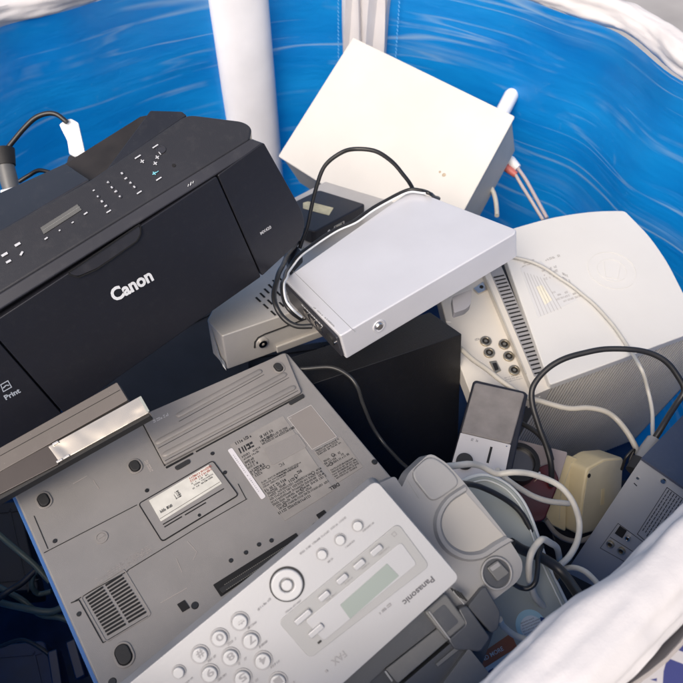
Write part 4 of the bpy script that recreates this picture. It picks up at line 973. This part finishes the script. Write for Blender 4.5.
for k in range(9):
    b2_ = (669+k*2.6, 490+k*1.9); e_ = (641.5+k*2.6, 532.5+k*1.9); P0 = Vector(R_.u(*b2_)); P1 = Vector(R_.u(*e_)); t = .0
    while t < .97:
        w_ = rnd(.03, .09); b.line([tuple(P0.lerp(P1, t)), tuple(P0.lerp(P1, min(1, t+w_)))], .0009, 0, .0004); t += w_+.02
b.line(R_.us([(634, 483), (637, 486)]), .0012, 0, .0004)
b.frame(R_.us([(618, 523), (645, 543), (632, 566), (600, 548)]), inset(R_.us([(618, 523), (645, 543), (632, 566), (600, 548)]), .0005), 0, .0004); b.line(R_.us([(610, 537), (640, 556)]), .0005, 0, .0004)
b.build('printing', mat('black_print', (.02, .022, .03), .5), pl)
def sock(x, y, r, m='gold'):
    k = R_.u(x, y); b = MB(); b.ring(k, r*.6, r, 0, .004, 20); o = b.build('socket', m, pl, bevel=.0004); b = MB(); b.cyl(k, r*.6, 0, .0006, 16); b.build('socket_hole', 'gap', o)
sock(611, 543.5, .0042); sock(622, 550, .0042); sock(628.5, 537.5, .0028, 'steel')
b = MB(); b.prism(R_.us([(620, 525.5), (627, 530.5), (622.5, 538), (615, 533)]), 0, .0012); b.build('optical_socket', 'gap', pl, bevel=.0004)
TX = Matrix.Identity(4)
# big pale character on the slate cover
e1 = (Vector(rq[1])-Vector(rq[0])).normalized(); a3 = Vector((e1.x, e1.y, 0)); nrm = (Vector(rq[0])-Vector(rq[3])).normalized(); nrm = Vector((-e1.y, e1.x)) if Vector((-e1.y, e1.x)).dot(nrm) > 0 else Vector((e1.y, -e1.x))
b = MB(); b.line([(rq[0][0], rq[0][1]), (rq[1][0], rq[1][1])], .0012, 0, .0008); b.build('panel_seam', 'gap', pl)

# ================================================================== ROUND ENDED GREY APPLIANCE
J = Fr((.0, .45, .89), (510, 483), .70, (560, 483))
ap = thing('grey_appliance', 'pale grey appliance with a round ended lid and coloured stickers, at the front rim', 'appliance', J)
jo = [(452, 492), (458, 481), (470, 474), (485, 471.5), (500, 476), (514, 485), (526, 499), (535, 517), (545, 545), (553, 566), (574, 609), (600, 680), (560, 720), (450, 720), (440, 540)]
jp = cat_rom([(*J.u(*p), 0) for p in jo[:11]], 4); jq = [(p.x, p.y) for p in jp]+J.us(jo[11:])
b = MB(); b.prism(jq, -.05, -.004); b.build('body', 'lid_rim', ap, bevel=.003, seg=3)
b = MB(); b.prism(inset(jq, .0045), -.006, .0); b.build('lid', 'lid', ap, bevel=.002)
b = MB(); b.frame(inset(jq, .009), inset(jq, .0105), 0, .0012); b.build('lid_ridge', 'lid_rim', ap, bevel=.0003)
k = J.u(531, 626); s_ = J.sz(531, 626, 1)
b = MB(); b.cyl(k, s_*16, 0, .0004, 40); b.build('round_sticker', 'sticker_blue', ap)
b = MB(); k2 = J.u(532, 628); b.cyl(k2, s_*12, .0004, .0007, 40); b.build('sticker_centre', mat('white_sticker', (.5, .54, .56), .4), ap)
b = MB(); microprint(b, J, [(524, 636), (543, 628), (520, 622)], 5, .0007, .95, .45, wr=(.1, .3)); b.build('printing', 'grey_ink', ap)
b = MB(); b.prism(J.us([(540, 617), (545, 618), (548, 626), (543, 632), (541, 624)]), .0004, .0006); b.build('sticker_edge', 'navy', ap)
b = MB(); b.prism(J.us([(476, 657), (511, 633), (517, 647), (484, 668)]), 0, .0004); b.build('orange_sticker', 'sticker_orange', ap)
b = MB(); v_, f_ = txt(J, 'AND MORE', (479, 664), (504, 650), .0005, bold=.01); b.add(v_, f_); b.build('lettering', 'sticker_white', ap)
b = MB(); b.prism(J.us([(484, 668.5), (517, 647.5), (527, 640), (545, 650), (500, 700)]), 0, .0004); b.build('white_sticker', 'sticker_white', ap)
b = MB(); b.prism(J.us([(488, 671), (493, 668), (496, 675), (491, 680)]), .0004, .0006)
for k in range(3): b.prism(rounded(J.us([(508+k*4, 658-k*2.6), (513+k*4, 654-k*2.6), (515+k*4, 657-k*2.6), (510+k*4, 661-k*2.6)]), .001), .0004, .0006)
b.build('printed_shape', 'navy', ap)

# ================================================================== CABLES
def onV(h, *pts): return [(x, y, V, h) for x, y in pts]
cable('usb_cable', 'black cable arching high from the printer end over to the silver drive', [(300, 249, .96), (306, 228, .955), (312, 205, .95), (317, 185, .94), (326, 165, .93), (342, 152, .92), (358, 149, .91), (377, 152, .91), (393, 163, .92), (405, 177, .94), (413, 188.5, .96), (419, 197, 1.0)], .0030, 'wire_black', GB)
cable('flat_cable', 'thin black cable with a drawn highlight lying along the back edge of the silver drive', [(438, 199, 1.0)]+onV(.003, (430, 193.5), (423, 190.5), (410, 190), (395, 196), (375, 207), (355, 220), (335, 230), (315, 243), (300, 255), (289, 268))+[(282.5, 284, .80), (284, 299, .775), (291, 311, .765), (302, 319, .785)], .0028, 'wire_black', GB)
cable('cable_highlight', 'pale highlight drawn along the black cable on the silver drive edge', onV(.006, (426, 193), (411, 191.8), (396, 198), (376, 209), (356, 222), (336, 232), (316, 245), (301, 257), (290.5, 270))+[(284.5, 284, .795), (285.8, 298, .77), (292.5, 309, .76), (302, 317, .78)], .0014, 'tag')  # highlight of the black cable, drawn as a thin pale tube
cable('black_cable', 'thick black cable looping below the port panel of the silver drive', [(303, 236, .98), (291, 252, .93), (280, 270, .86), (274.5, 290, .82), (276, 306, .80), (284, 319, .80), (296, 326, .80), (312, 326, .80)], .0034, 'wire_black', GB)
# plug end lying between printer and drive
PF = Fr((0, .75, .66), (290, 262), .93, (301, 248)); pg = thing('usb_plug', 'black plug with a bright metal tip between printer and silver drive', 'plug', PF)
b = MB(); b.prism(rounded(PF.us([(283, 252), (293, 243), (303, 256), (290, 270)]), .003), -.01, .004); b.build('grip', 'black', pg, bevel=.002)
b = MB(); b.prism(PF.us([(299, 253), (303.5, 246), (305.5, 249), (301.5, 256)], .006), .002, .006); b.build('metal_tip', 'gold', pg, bevel=.0004)
cable('thin_cable', 'thin black cable hanging down the front of the black box', [(300, 369, .80), (330, 367.5, .80), (348, 375, .80), (358, 388, .80), (363, 405, .81), (371, 424, .82), (384, 444, .82), (398, 459, .80), (410, 470, .78)], .0024, mat('satin_black_cable', (.03, .03, .03), .3), GB)
cable('aerial_cable', 'thin pale cable lying across the top of the off white television', [(512, 256, V2, .004), (532, 262, V2, .004), (550, 271, V2, .005), (575, 288, V2, .004), (600, 310, V2, .004), (618, 332, V2, .004), (629, 348, V2, .006), (640, 367, .84), (648, 390, .85), (652, 412, .84), (653, 436, .82)], .0026, mat('translucent_grey_cable', (.42, .41, .38), .4), GC)
cable('white_cable', 'thick grey white cable crossing the ribbed side of the television', [(446, 336, .95), (455, 344, .93), (463, 351, .89), (482, 366, .86), (504, 382, .84), (520, 393, .83), (537, 400, .83), (555, 405.5, .83), (571, 408.5, .83), (588, 408, .83), (604, 411, .83), (616, 418, .83), (627, 432, .82), (636, 449, .81), (640, 462, .80)], .0036, mat('grey_white_cable', (.36, .34, .30), .45, dust=.1), GC)
cable('power_cable', 'long black power cable arching over the television side', [(552, 486, .80), (551, 465, .79), (546, 446, .79), (539, 427, .79), (533, 407, .79), (533, 389, .79), (542, 374, .79), (556, 363, .79), (578, 354.5, .79), (603, 349.5, .79), (630, 349, .79), (648, 352, .79), (664, 360, .79), (677, 374, .79), (684, 390, .79), (676, 405, .79), (662, 427, .78), (650, 445, .78)], .0036, 'wire_black', GB)
cable('black_cable', 'short black cable curving behind the small desk speaker', [(522, 423, .85), (532, 429, .84), (541, 437, .83), (548, 447, .82), (552, 460, .82)], .0034, 'wire_black', GB)
cable('white_cable', 'white cable arching from the fax housing over lens ring and beige adapters', [(440, 467, .62), (452, 466.5, .64), (468, 464, .66), (482, 466, .68), (496, 473, .69), (512, 472, .69), (530, 473.5, .70), (548, 479.5, .71), (563, 489.5, .71), (574, 504, .71), (579.5, 522, .71), (577, 541, .70), (569, 556, .69), (560, 566, .68)], .0034, 'wire_white', GC)
cable('white_cable', 'white cable running under the arched one to the beige adapters', [(497, 470, .72), (508, 480, .73), (520, 489, .74), (534, 496, .75), (552, 502, .76), (569, 504, .77)], .0034, 'wire_white', GC)
cable('black_cable', 'black cable following the round end of the grey appliance', [(455, 484.5, .60), (464, 484, .64), (478, 486, .66), (493, 492, .67), (508, 502, .68), (522, 515, .68), (531, 530, .68), (538, 549, .68), (549, 568, .67), (560, 580, .66)], .0030, 'wire_black', GB)
cable('white_cable', 'small white loop of cable beside the catch of the fax housing', [(560, 562, .72), (557, 550, .69), (550, 542, .65), (543, 539.5, .63), (536, 546, .625), (531, 556, .62), (529.5, 570, .62), (531, 586, .63), (537, 600, .64), (548, 611, .65), (562, 618, .65)], .0034, 'wire_white', GC)
cable('black_cable', 'thin black loop of cable round the small white loop', [(511, 583, .60), (520, 587.5, .61), (529, 588, .61), (536, 582, .61), (538.5, 570, .62), (539, 556, .63), (543, 545, .64)], .0024, 'wire_black', GB)
cable('black_cable', 'thick black cable running under the cloth rim beside the appliance lid', [(511, 543, .63), (522, 549, .64), (538, 555, .65), (555, 566, .65), (568, 580, .64), (579, 596, .62), (590, 610, .60)], .0052, 'wire_black', GB)
cable('white_cable', 'white cable bending down under the cloth rim below the receiver box', [(563, 569, .69), (574, 567.5, .68), (585, 571, .67), (594, 579, .66), (602, 590, .64), (607, 600, .62)], .0030, 'wire_white', GC)
cable('white_cable', 'white cable curving between the round blue sticker and orange sticker', [(499, 619, .585), (503, 627, .60), (513, 635, .61), (525, 639.5, .61), (537, 642, .60), (548, 645, .58)], .0030, 'wire_white', GC)
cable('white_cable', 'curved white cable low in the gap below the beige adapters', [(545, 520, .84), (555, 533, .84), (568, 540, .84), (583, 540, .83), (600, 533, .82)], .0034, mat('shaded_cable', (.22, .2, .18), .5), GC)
cnn = thing('connector', 'small grey connector where white and black cables end above the receiver box', 'connector', loc=W(646, 452, .775)); o0 = W(646, 452, .775)
b = MB(); b.tube([W(*p)-o0 for p in ((654, 440, .78), (648, 450, .775), (640, 463, .77))], [.0085, .0095, .0085], 16); b.build('sleeve', 'fax_grey', cnn, smooth=True)
b = MB(); b.tube([W(*p)-o0 for p in ((641, 461, .77), (634, 472, .765))], [.011, .010], 16); b.build('collar', 'rubber', cnn, smooth=True)
cable('black_cable', 'thin black wire curled above the bigger beige adapter', [(622, 470, .81), (626, 458, .80), (634, 450, .80), (630, 462, .80), (640, 470, .79)], .0018, 'wire_black', GB)
# red and white leads on the wall behind the cream case
ld = thing('audio_lead', 'white and red phono leads hanging beside the cream case', 'cable', loc=W(505, 158, 1.24)); o0 = W(505, 158, 1.24)
b = MB(); b.tube([W(*p)-o0 for p in ((505, 158, 1.24), (511, 161, 1.235), (518, 168, 1.23))], [.010, .0095, .007], 14); b.build('white_plug', 'white_tube', ld, smooth=True)
b = MB(); b.tube([W(*p)-o0 for p in ((501, 164, 1.24), (508, 169, 1.235), (516, 175, 1.23))], [.008, .0075, .006], 14); b.build('red_plug', mat('pink_red_plastic', (.5, .13, .11), .4), ld, smooth=True)
b = MB(); b.tube([p-o0 for p in cat_rom([W(*p) for p in ((517, 167, 1.23), (526, 180, 1.22), (536, 198, 1.2), (547, 218, 1.18))])], .0034, 8); b.build('lead', mat('pinkish_lead', (.42, .36, .37), .4), ld, smooth=True)
b = MB(); b.tube([p-o0 for p in cat_rom([W(*p) for p in ((515, 174, 1.23), (522, 186, 1.22), (532, 202, 1.2), (543, 220, 1.18))])], .0032, 8); b.build('lead', mat('pinkish_lead', (.45, .40, .40), .4), ld, smooth=True)
cable('white_cable', 'white lead hanging down against the side of the cream case', [(486, 181, 1.19), (492, 190, 1.18), (496, 202, 1.17), (497, 216, 1.15)], .0042, 'wire_white', GC)
# tag and plug behind the printer
tg = thing('plug_tag', 'white paper tag on a black plug behind the printer lid', 'tag', loc=W(74, 160, .98)); o0 = W(74, 160, .98)
TF = Fr((.1, .2, .97), (74, 158), .95, (86, 157)); TFl = TF.M
def wb(fr, px, z0, z1, r=.001): b = MB(); b.prism([tuple(p) for p in rounded(fr.us(px), r)], z0, z1, X=Matrix.Translation(-o0) @ fr.M); return b
wb(TF, [(60, 126), (66, 121), (72, 120), (79, 124), (86, 155), (76, 158), (70, 155), (68, 142)], 0, .004, .002).build('paper_tag', 'tag', tg, bevel=.0008)
wb(TF, [(68, 155), (72, 154), (80, 158), (83, 172), (74, 170), (66, 162)], -.02, -.002, .003).build('plug', 'black', tg, bevel=.002)
cable('black_cable', 'black cable arching from the white tag to a grey connector at the left edge', [(66, 122, .95), (56, 115, .95), (46, 114, .95), (35, 118, .95), (24, 128, .95), (13, 141, .95), (4, 153, .95), (-8, 166, .95)], .0036, 'wire_black', GB)
cable('black_cable', 'thin black cable low behind the printer lid', [(18, 182, .99), (28, 175, .99), (38, 170, .99), (50, 172, .99)], .0032, 'wire_black', GB)
cn_ = thing('connector', 'grey connector with a black collar standing behind the printer at the left edge', 'connector', loc=W(8, 170, .93)); o0 = W(8, 170, .93)
b = MB(); b.tube([W(*p)-o0 for p in ((2, 150, .93), (6, 166, .93))], [.017, .013], 18); b.build('collar', 'rubber', cn_, smooth=True)
b = MB(); b.tube([W(*p)-o0 for p in ((5, 163, .93), (9, 180, .93), (12, 193, .93))], [.0115, .012, .011], 18); b.build('sleeve', 'fax_mid', cn_, smooth=True)
b = MB(); b.tube([W(*p)-o0 for p in ((3, 194, .90), (14, 190, .90))], [.006, .004], 10); b.build('label_end', 'tag', cn_, smooth=True)

# ================================================================== DARK THINGS DEEP IN THE BIN
def jbox(name, label, cat, px, n, depth, thick, m, grp='shadowed boxes deep in the bin', bev=.006):  # dark boxes added so the gaps in the pile stay black
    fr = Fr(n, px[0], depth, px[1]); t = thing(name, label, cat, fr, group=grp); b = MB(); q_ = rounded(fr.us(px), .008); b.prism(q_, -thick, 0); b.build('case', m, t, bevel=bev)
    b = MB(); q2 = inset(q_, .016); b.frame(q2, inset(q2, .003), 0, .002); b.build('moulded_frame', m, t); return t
jbox('black_filler', 'black filler box added to darken the gap below the left end of the silver box', 'case', [(110, 455), (250, 392), (245, 290), (60, 380)], (.1, .6, .79), .98, .2, 'junk')
jbox('dark_box', 'dark plastic case in blue shadow at the lower left corner', 'case', [(-40, 740), (70, 745), (45, 640), (-60, 650)], (.1, .55, .8), .86, .1, 'junk_blue')
jbox('dark_box', 'dark case in shadow at the left edge below the slim device', 'case', [(-80, 600), (40, 590), (20, 500), (-80, 510)], (.25, .5, .8), .95, .1, 'junk')
jbox('dark_box', 'black filler box added to darken the gap under the laptop battery', 'case', [(120, 520), (420, 520), (330, 340), (180, 360)], (0, .64, .77), 1.0, .15, 'junk')
jbox('dark_box', 'black filler box added to darken the gap below the lens ring', 'case', [(430, 620), (640, 640), (640, 480), (440, 470)], (0, .6, .8), .98, .12, 'junk')
for i, (lab_, pts, r, m) in enumerate((
    ('dark cable slanting down beside the laptop edge, uppermost of the left tangle', [(-10, 528, .80), (4, 538, .80), (20, 552, .79), (36, 567, .79), (50, 582, .79)], .0035, 'wire_green'),
    ('dark curled cable beside the middle of the laptop edge', [(46, 566, .82), (36, 572, .82), (32, 584, .82), (38, 594, .83), (52, 592, .83)], .0032, 'wire_green'),
    ('dark cable sagging through the left tangle', [(-10, 600, .82), (12, 605, .81), (34, 610, .80), (52, 612, .80), (66, 606, .80)], .0042, 'wire_green'),
    ('dark cable rising from the left edge over the others', [(-10, 604, .80), (6, 592, .80), (22, 583, .81), (36, 570, .82)], .0038, 'junk'),
    ('dark cable lowest in the left tangle', [(-10, 584, .83), (16, 596, .82), (40, 614, .81), (60, 618, .80), (72, 622, .80)], .0036, 'wire_green'),
    ('thin dark cable looping in the lower left corner', [(-8, 650, .83), (20, 640, .82), (44, 650, .81), (58, 668, .81), (62, 690, .81)], .0026, 'wire_black'))):
    cable('dark_cable', lab_, pts, r, m, 'dark cables tangled beside the laptop')
for i, (a_, c_) in enumerate((((70, 640), (80, 676)), ((52, 650), (58, 690)))):
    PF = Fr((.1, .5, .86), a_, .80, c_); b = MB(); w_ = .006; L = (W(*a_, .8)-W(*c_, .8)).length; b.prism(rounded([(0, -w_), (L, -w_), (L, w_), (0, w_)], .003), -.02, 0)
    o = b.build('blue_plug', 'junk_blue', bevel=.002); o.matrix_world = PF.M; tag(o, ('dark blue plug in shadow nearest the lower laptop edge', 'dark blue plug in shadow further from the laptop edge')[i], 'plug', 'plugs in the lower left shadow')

# ================================================================== LIGHT, CAMERA
SUN_EL, SUN_AZ = math.radians(48), math.radians(208)       # azimuth measured from the far side towards the right
w = bpy.data.worlds.new('World'); SC.world = w; w.use_nodes = True; N = w.node_tree.nodes; L = w.node_tree.links
sky = N.new('ShaderNodeTexSky'); sky.sky_type = 'NISHITA'; sky.sun_disc = False; sky.sun_elevation = SUN_EL; sky.sun_rotation = SUN_AZ; sky.air_density = 1.0; sky.dust_density = 6.0; sky.ozone_density = .3
bg = N['Background']; bg.inputs['Strength'].default_value = .15; L.new(sky.outputs[0], bg.inputs[0])
sd_ = bpy.data.lights.new('sun', 'SUN'); sd_.energy = 1.25; sd_.angle = math.radians(35); sd_.color = (1, .95, .88)
so = bpy.data.objects.new('sun', sd_); COL.objects.link(so)
d = Vector((math.sin(SUN_AZ)*math.cos(SUN_EL), math.cos(SUN_AZ)*math.cos(SUN_EL), math.sin(SUN_EL)))
so.rotation_euler = d.to_track_quat('Z', 'Y').to_euler()
cd = bpy.data.cameras.new('camera'); cd.lens = F/683*36; cd.sensor_width = 36; cd.clip_end = 100; cd.clip_start = .02
cd.dof.use_dof = True; cd.dof.focus_distance = .72; cd.dof.aperture_fstop = 10
co = bpy.data.objects.new('camera', cd); COL.objects.link(co); co.matrix_world = Matrix.Translation(CAM) @ RC.to_4x4(); SC.camera = co
SC.view_settings.view_transform = 'Standard'; SC.view_settings.look = 'None'; SC.view_settings.exposure = .33; SC.view_settings.gamma = 1
SC.render.engine = 'CYCLES'; SC.cycles.max_bounces = 8; SC.cycles.use_denoising = True
